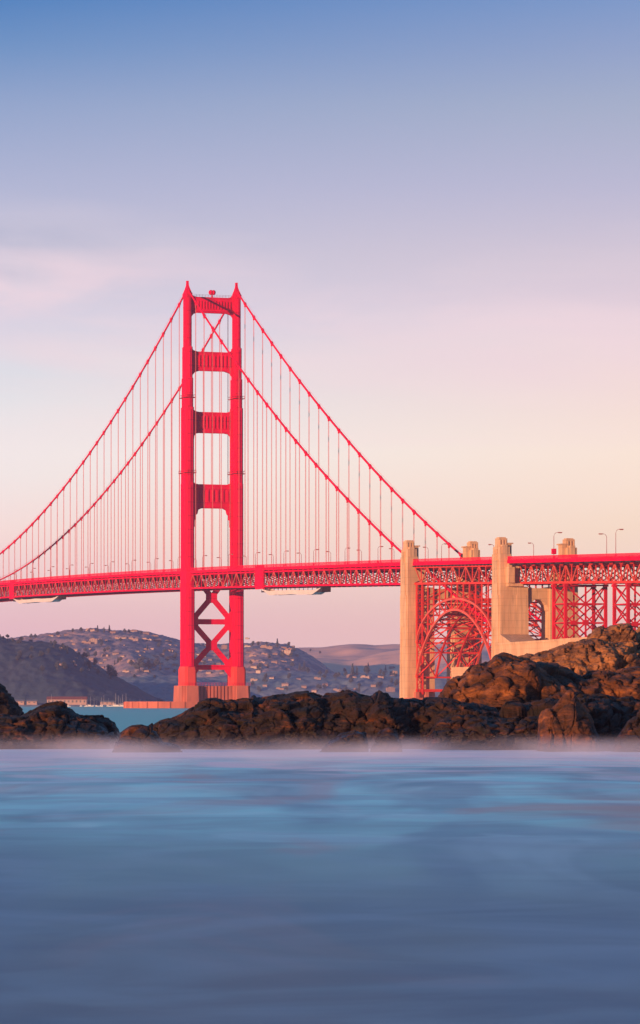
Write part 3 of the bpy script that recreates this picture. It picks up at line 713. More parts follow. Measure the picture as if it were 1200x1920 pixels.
# expansion cover panels on the truss
for t0, w in ((-129.5, 5.5), (384.5, 4.5)):
    m = MB(); m.box((-15.0, t0 - w, zt(t0) - 12.2), (-14.2, t0 + w, zt(t0) - .3)); m.box((-15.05, t0 + w, zt(t0) - 12.0), (-14.2, t0 + w + 1.4, zt(t0) - 1.5))
    m.build('cover_panel', M_RED, bridge)

# ---- concrete pylons
def pylon(s, ta, tb, ztop, zbase):
    p = empty('pylon', (0, 0, 0), 0, bridge)
    tm = (ta + tb)/2; hl = abs(ta - tb)/2; m = MB()
    lo, hi = (min(s*5.0, s*17.3), max(s*5.0, s*17.3)); zd = zt(tm)
    cx = s*11.15; hw = 6.15
    # tapering main shaft up to under the truss
    m.prism([(hw, hl), (-hw, hl), (-hw, -hl), (hw, -hl)], zbase, zd - 12.5, 1.07, 1.0, c=(cx, tm))
    for q in (-1, 1):   # pilasters and flutes on the long faces
        m.box((s*17.3 - s*.02, tm + q*hl*.62 - .9, zbase), (s*17.85, tm + q*hl*.62 + .9, zd - 16))
        m.box((cx + q*3.2 - 2.2, tm - hl - .12, zbase), (cx + q*3.2 + 2.2, tm + hl + .12, zd - 16))
    m.build('pylon_shaft', M_CON, p)
    u = MB()
    # upper body beside and above the deck
    u.box((s*8.9, tm - hl, zd - 12.5), (s*17.3, tm + hl, zd - 2.4)); u.box((s*12.6, tm - hl, zd - 2.4), (s*17.3, tm + hl, zd + 1.0))
    u.box((s*17.28, tm - hl*.5, zd - 30), (s*17.75, tm + hl*.5, zd - 1.5))
    u.box((s*12.9, tm - hl*.86, zd + 1.0), (s*17.15, tm + hl*.86, zd + ztop - 4.0))
    for q in (-1, 1): u.box((s*14.0, tm + q*hl*.92, zd + 1.0), (s*16.3, tm + q*hl*.5, zd + ztop - 3.2))
    u.box((s*13.2, tm - 2.1, zd + ztop - 4.0), (s*17.0, tm + 2.1, zd + ztop - .45))
    u.box((s*13.6, tm - 1.5, zd + ztop - .45), (s*16.6, tm + 1.5, zd + ztop))
    for q in (-1, 1):
        for x in (13.9, 15.2, 16.5): u.box((s*(x - .28), tm + q*2.1, zd + 1), (s*(x + .28), tm + q*2.45, zd + ztop - 1.2))
        u.box((s*17.15 + s*.02, tm + q*1.0 - .35, zd - 11), (s*17.75, tm + q*1.0 + .35, zd + ztop - 5))
    u.build('turret', M_CON, p)
    c = MB(); c.box((s*10.6, tm - hl*.5, zd + ztop - 2.8), (s*13.2, tm + hl*.5, zd + ztop - 2.3)); c.box((s*11.3, tm - hl*.45, zd - .9), (s*13.0, tm + hl*.45, zd + ztop - 2.8))
    c.build('turret_bay', M_CON, p)
for s in (-1, 1):
    pylon(s, S1a, S1b, 8.4, -1); pylon(s, S2a, S2b, 8.0, 2)
for ta, tb in ((S1a, S1b), (S2a, S2b)):   # portal walls joining each pair
    zd = zt((ta + tb)/2)
    m = MB(); pr = [(-5.2, zd - 13), (5.2, zd - 13), (5.2, zd - 23), (4.4, zd - 22), (4.0, zd - 20), (2.6, zd - 18.6), (1.2, zd - 17.6), (-1.2, zd - 17.6), (-2.6, zd - 18.6), (-4.0, zd - 20), (-4.4, zd - 22), (-5.2, zd - 23)]
    m.slab(pr, 'y', tb + 1.2, ta - 1.2); m.build('portal_wall', M_CON, bridge)
# bracket where the approach truss meets the south pylon
m = MB()
zd = zt(S2b)
for s in (-1, 1):
    m.box((s*8.0, S2b, zd - 12.3), (s*14.6, S2b - 2.0, zd - 10.9)); m.box((s*12.2, S2b, zd - 10.9), (s*14.9, S2b - 3.2, zd - 4.4)); m.box((s*12.6, S2b, zd - 4.4), (s*14.2, S2b - 1.2, zd - 2.9))
m.build('truss_bracket', M_CON, bridge)

# ---- the steel arch
TC, HS = -397.0 - 1.5, 46.8
def zlow(u):
    a = abs(u); el = 33*(1 - math.sqrt(max(0, 1 - (a/47.6)**2))); pa = 33*(a/47)**2
    return 42.7 - (.3*pa + .7*el)
def zup(u): return zlow(u) + 4.7 + .0048*u*u
NP = 13
us = [-HS + 2*HS*k/NP for k in range(NP + 1)]
fine = np.linspace(-HS, HS, 79)
for s in (-1, 1):
    ar = empty('arch_rib', (0, 0, 0), 0, bridge); x = s*13.7
    for nm, fn, w in (('lower_chord', zlow, 1.0), ('upper_chord', zup, .9)):
        m = MB()
        for a, b in zip(fine[:-1], fine[1:]): m.beam((x, TC + a, fn(a)), (x, TC + b, fn(b)), .9, w)
        m.build(nm, M_RIB, ar)
    m = MB()
    for k in range(NP):
        a, b = us[k], us[k+1]
        if k < NP/2: m.beam((x, TC + a, zup(a)), (x, TC + b, zlow(b)), .4, .5)
        else: m.beam((x, TC + a, zlow(a)), (x, TC + b, zup(b)), .4, .5)
        m.beam((x, TC + a, zlow(a)), (x, TC + a, zup(a)), .4, .5)
    m.build('arch_lacing', M_ARCH, ar)
    for k in range(NP + 1):
        t = TC + us[k]
        MB().beam((x, t, zup(us[k])), (x, t, zt(t) - 11.2), .5, .62).build('spandrel_column', M_ARCH, ar)
lat = MB()
lv = [u for u in np.linspace(-HS, HS, 15)]
for k, u in enumerate(lv):
    for fn in (zlow, zup): lat.beam((-13.7, TC + u, fn(u)), (13.7, TC + u, fn(u)), .62, .7)
    lat.beam((-13.7, TC + u, zlow(u)), (0, TC + u, zup(u)), .35, .35); lat.beam((13.7, TC + u, zlow(u)), (0, TC + u, zup(u)), .35, .35)
    if k < len(lv) - 1:
        v = lv[k+1]
        for a, b in ((-13.7, -4.6), (-4.6, -13.7), (-4.6, 4.6), (4.6, -4.6), (4.6, 13.7), (13.7, 4.6)): lat.beam((a, TC + u, zlow(u)), (b, TC + v, zlow(v)), .38, .42)
        for e in (-4.6, 4.6): lat.beam((e, TC + u, zlow(u)), (e, TC + v, zlow(v)), .8, .8)
lat.build('arch_lateral_bracing', M_ARCH, bridge)
sw = MB()      # sway frames between the spandrel columns
for k in range(NP + 1):
    u = us[k]; t = TC + u; z0, z1 = zup(u), zt(t) - 11.2; n = max(1, round((z1 - z0)/7.5))
    for j in range(n):
        a, b = z0 + (z1-z0)*j/n, z0 + (z1-z0)*(j+1)/n
        sw.beam((-13.7, t, b), (13.7, t, b), .3, .4)
        if k in (0, 1, 2, 4, 6, 9, 11, 12, 13): sw.beam((-13.7, t, a), (0, t, b), .25, .28); sw.beam((13.7, t, a), (0, t, b), .25, .28)
sw.build('spandrel_sway_frames', M_ARCH, bridge)
# end bent on the north pylon face: laced columns
nb = MB(); t = S1b - 2.0
for e in (-13.7, -11.0, 11.0, 13.7):
    nb.beam((e, t, 6.5), (e, t, zt(t) - 11), .55, .6)
for s in (-1, 1):
    z = 6.5
    while z < zt(t) - 14:
        nb.beam((s*13.7, t, z), (s*11.0, t, z + 3.6), .22, .3); nb.beam((s*11.0, t, z), (s*13.7, t, z + 3.6), .22, .3); nb.beam((s*13.7, t, z + 3.6), (s*11, t, z + 3.6), .22, .3); z += 3.6
nb.beam((-13.9, S1b - 1.4, 8.2), (13.9, S1b - 1.4, 8.2), 1.4, 1.2)
nb.build('end_bent', M_ARCH, bridge)
m = MB(); m.box((-19, -364, -1), (19, S1b, 5.0))
for e in (-13.7, -9.2, 9.2, 13.7): m.box((e - .8, -353.2, 5.0), (e + .8, S1b - .02, 7.6))
m.build('arch_footing', M_PIER, bridge)
m = MB(); m.box((-8, -402, -1), (10, -380, 18.2)); m.box((-8.3, -402.3, 16.6), (10.3, -379.7, 17.2)); fo = m.build('concrete_blockhouse', M_CON)
fo.location = b2w(0, 0, 0); fo.rotation_euler.z = TH
for k in range(5):
    w = MB().box((-8.06, -399 + k*4.0, 11), (-7.96, -397.6 + k*4.0, 14)).build('window_opening', M_DARK, fo)
tag(fo, 'square pale concrete building seen through the foot of the steel arch', 'building')

# ---- viaduct towers
for ta, tb, zb in ((-497.6, -509.8, 18), (-558.7, -571.9, 22)):
    v = empty('viaduct_tower', (0, 0, 0), 0, bridge); ztop = zt(ta) - 11.4
    for e in (-8.7, 8.7):
        for t in (ta, tb):
            MB().beam((e, t, zb), (e, t, zt(t) - 11.3), 1.15, 1.15).box((e - .9, t - .9, ztop - 1.3), (e + .9, t + .9, ztop - .3)).build('leg', M_APP, v)
    br = MB(); lev = [ztop - .8, ztop - 8.2, ztop - 15.8, ztop - 23.6, ztop - 31.5]
    for a, b in zip(lev[:-1], lev[1:]):
        for e in (-8.7, 8.7):
            br.beam((e, ta, a), (e, tb, b), .4, .5); br.beam((e, tb, a), (e, ta, b), .4, .5); br.beam((e, ta, b), (e, tb, b), .45, .5)
    for t in (ta, tb):
        br.beam((0, t, ztop - 1), (0, t, lev[-1]), .6, .6)
        for j, b in enumerate(lev):
            br.beam((-8.7, t, b), (8.7, t, b), .5, .6)
        for k in range(0, 4, 2):
            for s in (-1, 1):
                br.beam((s*8.7, t, lev[k]), (0, t, lev[k+1] if k == 2 else lev[1]), .45, .5); br.beam((0, t, lev[k+1]), (s*8.7, t, lev[k+2]), .45, .5)
        br.box((-1.2, t - .5, lev[2] - 1.1), (1.2, t + .5, lev[2] + 1.1))
        for s in (-1, 1):
            br.beam((0, t, lev[2]), (s*8.7, t, lev[1]), .45, .5); br.beam((0, t, lev[2]), (s*8.7, t, lev[3]), .45, .5)
    br.build('tower_bracing', M_APP, v)

# ---- retaining wall beside the south pylon
m = MB()
m.slab([(-462, 2), (-462, 26.6), (-500, 26.9), (-560, 27.5), (-600, 28.0), (-600, 2)], 'x', -20.0, -18.6)
m.slab([(-461.7, 26.4), (-461.7, 27.3), (-500, 27.6), (-560, 28.2), (-600.2, 28.7), (-600.2, 27.8), (-560, 27.3), (-500, 26.7)], 'x', -20.3, -19.99)
m.box((-18.6, -462, 2), (6, -463.4, 26.8))
fo = m.build('retaining_wall', M_CON); fo.location = b2w(0, 0, 0); fo.rotation_euler.z = TH
m = MB(); m.add([(-18.4, -463.5, 26), (-18.4, -480, 26), (-6, -480, 26), (-6, -463.5, 26), (-18.4, -463.5, 31.0), (-6, -463.5, 31.0)], [(0,1,2,3), (0,4,1), (3,2,5), (1,4,5,2), (0,3,5,4)])
m.build('stair_wedge', M_CON, fo)
for k in range(16):
    t = -466 - k*7; MB().box((-19.35, t - .05, 0), (-19.25, t + .05, 0)) if False else None
tag(fo, 'pale concrete retaining wall rising to the right at the foot of the right-hand concrete pylon', 'retaining wall')

# headland under the approach
def headland():
    es = np.linspace(-170, 260, 80); ts = np.linspace(-330, -900, 100); E_, T_ = np.meshgrid(es, ts, indexing='ij')
    h = np.interp(-T_, [330, 372, 440, 470, 600, 900], [-3, 1.5, 3.5, 18, 27, 40]) * np.clip((E_ + 60) / 45, 0, 1) - 2 * np.clip((-E_ - 15) / 40, 0, 1)
    h = h + fbm(np.stack([E_/14, T_/14, E_*0], -1), 4, 2) * 1.2
    P = np.stack([BX + E_*CT - T_*ST, BY + E_*ST + T_*CT, h], -1)
    tag(grid_obj('headland', P, M_ROCK3), kind='structure')
headland()

# ---- maintenance platforms slung under the truss
def platform(t0, t1, label):
    r = empty('maintenance_platform', b2w(-12.4, (t0 + t1)/2, zt((t0 + t1)/2) - 15), TH)
    tm = (t0 + t1)/2; L_ = (t1 - t0); z0 = zt(tm) - 15
    f = MB()
    n = 14
    for s in (-1, 1):
        for k in range(n + 1):
            t = -L_/2 + L_*k/n; zz = zt(tm + t) - 11.4 - z0
            f.beam((s*2.2, t, zz - 2.2), (s*2.2, t, zz), .2, .2)
        f.beam((s*2.2, -L_/2, zt(t0) - 13.5 - z0), (s*2.2, L_/2, zt(t1) - 13.5 - z0), .5, .7)
    f.box((-2.3, -L_/2 - 1, zt(t0) - 14.0 - z0), (2.3, -L_/2 + 6, zt(t0) - 11.5 - z0))
    f.build('platform_frame', M_DARK, r)
    P = np.zeros((40, 15, 3))
    for i in range(40):
        u = i/39; t = -L_/2 + L_*u; sag = 2.6*min(1, u*7, (1-u)*7) + .35*math.sin(u*9) + .2*math.sin(u*23)
        for j in range(15):
            v = j/14*2 - 1; P[i, j] = (v*2.5, t, zt(tm + t) - 12.2 - z0 - sag*(1 - abs(v)**3 * .6))
    grid_obj('tarpaulin', P, M_TARP, parent=r)
    m = MB()
    for s in (-1, 1):
        for i in range(39):
            a, b = P[i, 0 if s < 0 else 14], P[i+1, 0 if s < 0 else 14]
            d = lambda q, u: 1.9*min(1, u*7, (1-u)*7)
            u0, u1 = i/39, (i+1)/39
            m.add([(a[0], a[1], a[2] + .2), (b[0], b[1], b[2] + .2), (b[0], b[1], b[2] - d(b, u1)), (a[0], a[1], a[2] - d(a, u0))], [(0, 1, 2, 3)])
    m.build('tarpaulin_skirt', M_TARP, r)
    tag(r, label, 'work platform', 'work platforms slung under the bridge deck')
platform(-224, -132, 'white tarpaulin-covered work platform slung under the deck right of the red tower')
platform(268, 380, 'white tarpaulin-covered work platform slung under the deck near the left edge')

# ------------------------------------------------------------------ street lamps on the deck
def lamp(h, arm, boxed):
    r = empty('street_lamp')
    MB().tube([(0, 0, 0), (0, 0, h*.86), (arm*.08, 0, h*.93), (arm*.35, 0, h*.99), (arm*.7, 0, h)], [.13, .10, .09, .08, .07], 6).build('pole', M_LAMP, r)
    MB().box((arm*.6, -.28, h - .25), (arm*1.2, .2, h + .1)).build('lamp_head', M_LAMP, r)
    MB().box((arm*.68, -.2, h - .36), (arm*1.16, .2, h - .25)).build('lens', M_GLASS, r)
    MB().box((-.28, -.28, 0), (.28, .28, 1.3)).build('base', M_LAMP, r)
    if boxed: MB().box((-.9, -.5, 2.0), (.9, .5, 4.2)).build('signal_box', M_RED, r)
    return r
ORD = ['first', 'second', 'third', 'fourth', 'fifth', 'sixth', 'seventh', 'eighth', 'ninth', 'tenth', 'eleventh', 'twelfth', 'thirteenth', 'fourteenth', 'fifteenth', 'sixteenth', 'seventeenth', 'eighteenth', 'nineteenth', 'twentieth']
def ordn(k): return ORD[k] if k < 20 else (('twenty-' + ORD[k - 20]) if k < 29 else ('thirty-' + ORD[k - 30] if k > 29 else 'thirtieth'))
lw, le = lamp(8.0, 2.1, False), lamp(8.0, -2.1, False)
for s, proto in ((-1, lw), (1, le)):
    first = True; side = 'near' if s < 0 else 'far'
    for k in list(range(0, 9)) + list(range(-1, -10 if s < 0 else -13, -1)):
        t = -22.86 - 45.72*k
        if t < -335: continue
        o = proto if first else copy_tree(proto); first = False
        o.location = b2w(s*12.2, t, zt(t) - 1.5); o.rotation_euler.z = TH
        d = 'right' if k >= 0 else 'left'; q = k if k >= 0 else -k - 1
        tag(o, f'street lamp on {side} side of the deck, {ordn(q)} one {d} of the tower', 'street lamp', 'street lamps along the bridge deck')
for e, t, h, arm, bx, lb in ((-12.2, -379, 8, 2.1, False, 'street lamp on the near side of the deck above the steel arch'), (12.2, -379, 8, -2.1, False, 'street lamp on the far side of the deck just right of the left concrete pylon'),
                         (12.2, -424.8, 8, -2.1, False, 'short street lamp on the far side just right of the tallest concrete pylon'),
                         (-12.2, -506.1, 10.8, 2.9, True, 'tall thin lamp with a red box on its pole between the two right-hand pylons'), (12.2, -502.8, 10.6, -2.9, False, 'tall thin lamp whose arm points left near the right edge'),
                         (-12.2, -568.1, 11.0, 2.6, False, 'tall thin lamp whose arm points right, the rightmost on the bridge')):
    o = lamp(h, arm, bx); o.location = b2w(e, t, zt(t) - 1.5); o.rotation_euler.z = TH
    tag(o, lb, 'street lamp', 'street lamps along the bridge deck')

# ------------------------------------------------------------------ sea rocks
def rock(name, prof, Yc, df, db, material, label, amp=.28, du=.045, seed=0, zb=-.6, pw=.75, vs=1.25, strata=(.22, .52), crack=.22):
    """a rock ridge: outline in photo pixels at its crest distance Yc, df/db metres deep in front/behind"""
    xs = np.array([(p[0] - 600)/F*Yc for p in prof]); zs = np.array([CAMH + (HOR - p[1])/F*Yc for p in prof])
    nu = int((xs[-1] - xs[0]) / du) + 1; nv = int((df + db + 2*zs.max()) / du * .55)
    u = np.linspace(xs[0], xs[-1], nu); H = np.interp(u, xs, zs)
    k = max(3, int(.22/du)); ker = np.hanning(k + 2)[1:-1]; ker /= ker.sum(); Hp = np.pad(H, k, mode='edge'); H = np.convolve(Hp, ker, 'same')[k:-k]
    ph = np.linspace(0.02, math.pi - .02, nv)
    U, PH = np.meshgrid(u, ph, indexing='ij'); HH = np.maximum(H[:, None], zb + .05)
    loc = np.clip((HH - zb)/max(.6, (zs.max() - zb)*.6), .12, 1)          # thinner where the rock is low
    sn = np.sin(PH) ** pw; cs = np.cos(PH)
    wob = fbm(np.stack([U*.35, U*0 + seed, PH*.8], -1), 4, seed) * .9 + fbm(np.stack([U*.9, U*0 + seed, PH*2.], -1), 3, seed + 4) * .35
    Yd = np.where(cs > 0, -df*cs, -db*cs)
    P = np.stack([U, Yc + (Yd + wob*df*.45*np.sin(PH*2 if False else PH)**.3*np.clip(cs*3, 0, 1))*loc, zb + (HH - zb)*sn], -1)
    nx = -np.gradient(H, u)[:, None]*.5*np.sin(PH); n = np.stack([nx, -cs, np.sin(PH)], -1); n /= np.linalg.norm(n, axis=-1, keepdims=True)
    c, s = math.cos(strata[0]), math.sin(strata[0])
    Q = np.stack([P[..., 0]*c + P[..., 2]*s, P[..., 1]*.8, (-P[..., 0]*s + P[..., 2]*c)/ (1 - strata[1])], -1)/(vs*1.7)
    Qw = Q + .16*np.stack([fbm(Q*1.3, 3, seed + 1), fbm(Q*1.3, 3, seed + 2), fbm(Q*1.3, 3, seed + 3)], -1)
    a1, e1 = facet(Qw*.8, seed); a2, e2 = facet(Qw*2.1 + 5, seed + 7); a3, e3 = facet(Qw*5.5 + 9, seed + 17)
    d = amp*(a1*1.35 + a2*.70 + a3*.20 + fbm(Q*.6, 4, seed + 9)*1.2 + .16*np.abs(np.modf(np.abs(Q[..., 2]*3.1 + fbm(Q*.8, 3, seed + 3)*1.5))[0] - .5)*2 + fbm(Q*6, 4, seed + 21, True)*.05)
    d -= crack*np.exp(-(e1/.06)**2)*.9 + crack*.6*np.exp(-(e2/.05)**2) + crack*.12*np.exp(-(e3/.1)**2)
    sil = np.exp(-((PH - math.pi/2)/.35)**2)                              # keep the skyline near its traced outline
    P = P + n * (d*(1 - .45*sil))[..., None]
    o = grid_obj(name, P, material); tag(o, label, 'rock', 'dark rocks at the edge of the surf')
    return o
rock('sea_rock', [(-420, 1300), (-250, 1262), (-120, 1255), (-40, 1268), (0, 1292), (12, 1300), (24, 1316), (34, 1326), (44, 1340), (58, 1366), (70, 1400)], 262, 5, 5, M_ROCK, 'steep dark rock cut by the left edge, behind the low left rock', .35, .07, 1)
rock('sea_rock', [(-300, 1372), (-140, 1350), (-60, 1342), (0, 1341), (40, 1342), (62, 1333), (84, 1323), (104, 1318), (118, 1320), (122, 1328), (132, 1326), (142, 1336), (160, 1341), (190, 1344), (208, 1350), (219, 1364), (226, 1384), (236, 1410), (246, 1440)], 205, 7, 4, M_ROCK, 'low dark rock with two small humps at the lower left', .22, .04, 2)
rock('sea_rock', [(208, 1440), (218, 1388), (228, 1370), (244, 1361), (264, 1358), (284, 1362), (294, 1374), (306, 1390), (326, 1392), (340, 1400), (350, 1418), (356, 1440)], 187, 2.4, 2.5, M_ROCK, 'small rounded boulder in the surf between the left rock and the long ridge', .16, .03, 3)
rock('sea_rock', [(235, 1440), (262, 1372), (290, 1354), (322, 1345), (346, 1334), (368, 1322), (386, 1313), (402, 1311), (424, 1315), (446, 1312), (468, 1309), (474, 1303), (482, 1308), (508, 1305), (540, 1303), (556, 1298), (576, 1296), (592, 1301), (612, 1304), (634, 1302), (648, 1295), (664, 1296), (676, 1302), (692, 1303), (704, 1296), (722, 1298), (730, 1306), (748, 1310), (772, 1309), (800, 1312), (824, 1309), (850, 1312), (900, 1322), (960, 1345), (1010, 1400)], 202, 6.0, 4, M_ROCK, 'long low ridge of dark brown rock below the red tower, across the middle', .26, .036, 4)
rock('sea_rock', [(592, 1445), (604, 1408), (618, 1388), (640, 1374), (664, 1368), (684, 1372), (694, 1392), (698, 1445)], 187.5, 1.6, 2.2, M_ROCK, 'dark wet boulder at the waterline in the centre, with small orange glints', .14, .028, 5)
rock('sea_rock', [(694, 1445), (700, 1398), (712, 1374), (728, 1366), (744, 1374), (752, 1396), (758, 1445)], 187.0, 1.5, 2.2, M_ROCK, 'small dark boulder at the waterline just right of the centre boulder', .12, .028, 6)
rock('sea_rock', [(812, 1345), (818, 1312), (826, 1296), (836, 1280), (850, 1271), (872, 1262), (884, 1246), (898, 1240), (916, 1238), (926, 1230), (942, 1227), (954, 1231), (968, 1236), (990, 1241), (1018, 1246), (1044, 1250), (1062, 1256), (1080, 1268), (1096, 1272), (1112, 1264), (1136, 1259), (1170, 1258), (1196, 1255), (1230, 1262), (1300, 1250), (1420, 1280), (1500, 1400)], 214, 7, 4, M_ROCK2, 'big brown rock mass with a rounded left shoulder on the right side', .30, .045, 7, pw=.62, vs=1.8, strata=(-.35, .45))
rock('sea_rock', [(770, 1445), (790, 1366), (826, 1340), (870, 1330), (930, 1332), (985, 1330), (1030, 1316), (1075, 1300), (1130, 1305), (1180, 1310), (1260, 1316), (1400, 1350), (1480, 1445)], 200, 6.5, 4, M_ROCK, 'broken dark shelf of wet rock below the big brown rock', .34, .038, 8, pw=.6)
rock('sea_rock', [(1004, 1450), (1016, 1380), (1014, 1350), (1026, 1328), (1044, 1314), (1058, 1298), (1068, 1291), (1078, 1293), (1088, 1310), (1102, 1330), (1114, 1352), (1124, 1376), (1142, 1396), (1152, 1450)], 189.5, 2.2, 3, M_ROCK2, 'tall pointed orange-brown boulder standing in front at the right', .2, .03, 9, vs=1.9, strata=(1.1, .3))
rock('sea_rock', [(1128, 1450), (1146, 1402), (1160, 1376), (1180, 1350), (1206, 1330), (1250, 1322), (1300, 1340), (1340, 1450)], 188, 2.4, 3, M_ROCK, 'black wet rock at the waterline against the right edge', .2, .03, 10)
rock('sea_rock', [(900, 1300), (940, 1250), (972, 1234), (1000, 1225), (1022, 1219), (1044, 1213), (1064, 1207), (1084, 1204), (1100, 1200), (1130, 1204), (1180, 1208), (1260, 1200), (1400, 1230), (1500, 1300)], 262, 9, 5, M_ROCK3, 'sunlit tan rock slope rising to the right below the approach viaduct', .35, .06, 11, pw=.55, strata=(.12, .6))
rock('sea_rock', [(1092, 1240), (1097, 1206), (1101, 1192), (1110, 1180), (1122, 1174), (1130, 1172), (1136, 1176), (1142, 1172), (1152, 1170), (1164, 1167), (1176, 1168), (1184, 1175), (1188, 1186), (1194, 1210), (1198, 1240)], 268, 4, 3, M_ROCK3, 'slanting tan crag with long grooves, topmost of the right-hand rocks', .22, .045, 12, zb=4.0, vs=1.9, strata=(.85, .6), pw=.6)
rock('sea_rock', [(1176, 1240), (1184, 1196), (1196, 1174), (1220, 1160), (1260, 1166), (1330, 1200), (1400, 1260)], 272, 4, 3, M_ROCK3, 'slanting tan crag cut by the right edge, beside the topmost crag', .22, .05, 13, zb=4.0, vs=1.9, strata=(.85, .6), pw=.6)

# sea mist lying on the surf in front of the rocks
def mist():
    m = bpy.data.materials.new('sea_mist'); m.use_nodes = True
    nt = m.node_tree; nt.nodes.clear(); N, L = nt.nodes.new, nt.links.new
    out = N('ShaderNodeOutputMaterial'); v = N('ShaderNodeVolumePrincipled'); v.inputs['Color'].default_value = (.93, .86, .93, 1)
    geo = N('ShaderNodeNewGeometry'); sp = N('ShaderNodeSeparateXYZ'); L(geo.outputs['Position'], sp.inputs[0])
    mp = N('ShaderNodeMapping'); L(geo.outputs['Position'], mp.inputs[0]); mp.inputs['Scale'].default_value = (.11, .05, .35)
    n = N('ShaderNodeTexNoise'); L(mp.outputs[0], n.inputs[0]); n.inputs['Scale'].default_value = 1.6; n.inputs['Detail'].default_value = 3
    r = N('ShaderNodeMapRange'); L(n.outputs[0], r.inputs[0]); r.inputs[1].default_value = .46; r.inputs[2].default_value = .66; r.inputs[3].default_value = .10
    h = N('ShaderNodeMapRange'); h.interpolation_type = 'SMOOTHERSTEP'; L(sp.outputs[2], h.inputs[0]); h.inputs[1].default_value = 0.0; h.inputs[2].default_value = 1.15; h.inputs[3].default_value = 1; h.inputs[4].default_value = 0
    a = N('ShaderNodeMath'); a.operation = 'MULTIPLY'; L(r.outputs[0], a.inputs[0]); L(h.outputs[0], a.inputs[1])
    yf = N('ShaderNodeMapRange'); yf.interpolation_type = 'SMOOTHSTEP'; L(sp.outputs[1], yf.inputs[0]); yf.inputs[1].default_value = 100; yf.inputs[2].default_value = 182; yf.inputs[3].default_value = 0; yf.inputs[4].default_value = .055
    b = N('ShaderNodeMath'); b.operation = 'MULTIPLY'; L(a.outputs[0], b.inputs[0]); L(yf.outputs[0], b.inputs[1])
    L(b.outputs[0], v.inputs['Density']); L(v.outputs[0], out.inputs['Volume'])
    o = MB().box((-32, 98, -.3), (32, 206, 1.8)).build('sea_mist', m); tag(o, kind='stuff')
mist()

# ------------------------------------------------------------------ trees on the far shore
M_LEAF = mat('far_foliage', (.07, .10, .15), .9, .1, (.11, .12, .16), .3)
M_BARK = mat('bark', (.09, .06, .045), .9, .1, (.06, .04, .03), 1)
def leaves(lobes, n, size, seed):
    r = np.random.default_rng(seed); mb = MB()
    for k in range(n):
        cx, cy, cz, rx, rz = lobes[k % len(lobes)]
        d = r.normal(size=3); d /= np.linalg.norm(d); q = r.uniform(.55, 1.0)
        c = Vector((cx + d[0]*rx*q, cy + d[1]*rx*q, cz + d[2]*rz*q))
        a = Vector(r.normal(size=3)).normalized(); b = a.orthogonal().normalized(); s = size*r.uniform(.6, 1.4)
        b2 = a.cross(b)
        mb.add([c + b*s, c + b2*s*.8, c - b*s, c - b2*s*.8, c + a*s*.6], [(0, 1, 4), (1, 2, 4), (2, 3, 4), (3, 0, 4), (0, 3, 2, 1)])
    return mb
def make_tree(kind, k):
    r = empty({'c': 'conifer_tree', 'r': 'broadleaf_tree', 'u': 'cypress_tree'}[kind])
    if kind == 'c': lobes = [(0, 0, 2 + 9*i/6, 2.6*(1 - i/7.5), 1.4) for i in range(7)]
    elif kind == 'u': lobes = [(-2.6, 0, 7.6, 2.2, 1.1), (2.4, .5, 8.2, 2.3, 1.1), (0, -1, 9.2, 2.6, 1.2), (.5, 1, 6.4, 1.8, .9), (0, 0, 10.2, 1.4, .8)]
    else: lobes = [(0, 0, 6, 3.6, 3.2), (-2.4, .4, 5, 2.3, 2.2), (2.2, -.5, 5.4, 2.5, 2.3), (.3, .8, 8.4, 2.2, 1.8), (-1, -.6, 3.4, 2.2, 1.4)]
    leaves(lobes, 420, .62, k).build('crown', M_LEAF, r)
    t = MB().tube([(0, 0, -2), (.1, 0, 3), (0, .1, 6.5), (.1, 0, 9)], [.45, .35, .22, .08], 6)
    for a in range(4): t.tube([(0, 0, 3 + a), (1.6*math.cos(a*1.7), 1.6*math.sin(a*1.7), 5 + a*.8)], [.16, .05], 5)
    t.build('trunk', M_BARK, r)
    return r
protos = {k: [make_tree(k, 5), make_tree(k, 9)] for k in 'cru'}
used = set()
